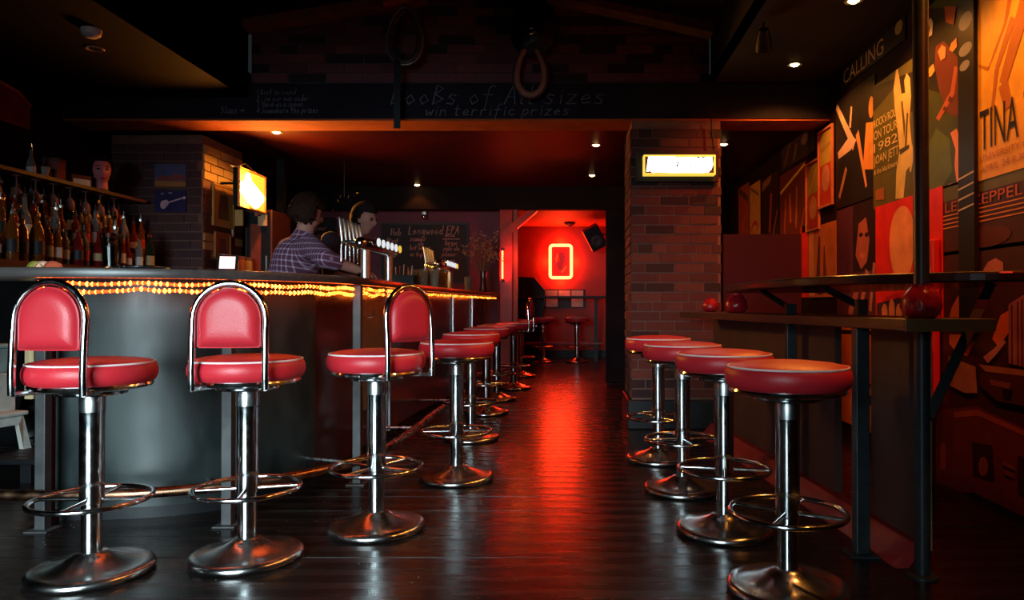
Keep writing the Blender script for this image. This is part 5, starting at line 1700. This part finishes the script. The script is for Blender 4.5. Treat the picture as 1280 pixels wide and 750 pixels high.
MB().lathe([(0, -.05), (.03, -.05), (.05, -.035), (.055, -.012), (.055, 0), (0, 0)], 20).obj('body', plain('detector_white', (.7, .65, .72), .5), sd, smooth=40)
MB().lathe([(.034, -.046), (.046, -.038), (.044, -.034), (.034, -.042)], 20).obj('vent', plain('detector_grey', (.4, .36, .42), .5), sd)
sd2 = thing('ceiling_speaker', 'flat ringed ceiling fitting behind the smoke detector', 'fitting', (-3.07, 4.62, 2.63))
MB().lathe([(.035, -.004), (.05, -.010), (.055, -.004), (.055, 0), (.035, 0)], 20).obj('ring', plain('ring_pink', (.40, .26, .26), .4), sd2, smooth=40)
MB().lathe([(0, -.004), (.036, -.004), (.036, 0), (0, 0)], 16).obj('grille', M_black, sd2)
rp = thing('wall_sign', 'dull red arched sign high on the left wall', 'sign', (XL + .001, 5.08, 2.42))
MB().extrude([(0, -.35, -.14), (0, .25, -.14), (0, .25, .02), (0, .12, .10), (0, -.15, .13), (0, -.35, .12)], (.03, 0, 0)).obj('board', mat('sign_maroon', (.22, .02, .012), .5), rp)
MB().tube([(.035, -.34, .13), (.035, -.15, .14), (.035, .13, .105), (.035, .25, .03)], .012, 8).obj('rim', mat('sign_rim', (.45, .05, .03), .4), rp)
rl_ = thing('red_wall_lamp', 'small unlit red glass lamp on the left wall', 'lamp', (-3.98, 5.95, 2.62))
MB().sphere((0, 0, -.05), .06, 14, 10, scale=(1, 1, 1.2)).obj('globe', mat('lamp_red', (.35, .015, .015), .15), rl_, smooth=60)
MB().lathe([(0, .0), (.03, 0), (.03, .03), (0, .03)], 12).obj('mount', M_black, rl_)

# ------------------------------------------------------------------ back room
ht = thing('high_table', 'long dark high table across the back room under the neon picture', 'table')
a_, b_ = at(648, 370, 12.6), at(757, 370, 12.6)
MB().box((-0.95, 12.35, 1.10), (0.62, 12.8, 1.14)).obj('table_top', M_black, ht, bevel=.006)
for x in (-.85, .42):
    MB().box((x - .03, 12.55, 0), (x + .03, 12.61, 1.10)).obj('leg', M_black, ht)
MB().box((-.9, 12.5, .30), (.55, 12.66, .335)).obj('foot_shelf', M_redpaint, ht)
mp_ = thing('mirror_strip', 'long low mirror strip on back room wall with painted pale green reflection', 'picture')  # stands for a mirror; its daylight reflection is painted as flat panes
MB().box((-1.0, YK - .02, .93), (.25, YK - .001, 1.28)).obj('backing', M_black, mp_)
for i in range(5):
    MB().box((-.97 + i * .24, YK - .025, 1.12 if i % 2 else .95), (-.75 + i * .24, YK - .021, 1.26)).obj('painted_reflection', ink([(.35, .45, .35), (.45, .5, .45), (.3, .35, .32), (.5, .42, .40), (.4, .45, .4)][i]), mp_)
bcs = thing('black_case', 'black slope-topped case against the back room wall left of neon', 'case')
MB().extrude([(-1.15, 12.95, .0), (-.62, 12.95, .0), (-.48, 12.95, 1.24), (-.68, 12.95, 1.48), (-1.15, 12.95, 1.50)], (0, .4, 0)).obj('case', M_black, bcs)
MB().box((-1.1, 12.94, .6), (-.62, 12.949, .63)).obj('latch_strip', M_chrome2, bcs)
spk = thing('loudspeaker', 'black loudspeaker tilted down from the back room right wall', 'speaker', at(743, 297, 12.4))
rr = Matrix.Rotation(math.radians(-28), 4, 'Y') @ Matrix.Rotation(math.radians(15), 4, 'X')
MB().box((-.14, -.12, -.20), (.14, .12, .20), rr).obj('cabinet', M_black, spk, bevel=.012)
MB().lathe([(0, 0), (.09, 0), (.10, .01), (.07, .015), (0, .005)], 18, c=rr @ Vector((0, -.122, -.05)), mtx=rr @ Matrix.Rotation(PI / 2, 4, 'X')).obj('woofer', plain('woofer', (.03, .03, .03), .5), spk)
MB().tube([(0.1, .1, .05), (.36, .15, .10)], .015, 8).obj('wall_bracket', M_blackmetal, spk)
sd3 = thing('smoke_detector', 'small dark smoke detector on the back room ceiling', 'detector', (-0.04, 12.8, 2.46))
MB().lathe([(0, -.07), (.05, -.07), (.10, -.03), (.10, 0), (0, 0)], 18).obj('body', plain('detector_brown', (.10, .03, .02), .6), sd3, smooth=40)
MB().lathe([(0, -.085), (.02, -.085), (.03, -.07), (0, -.07)], 12).obj('sensor', M_black, sd3)
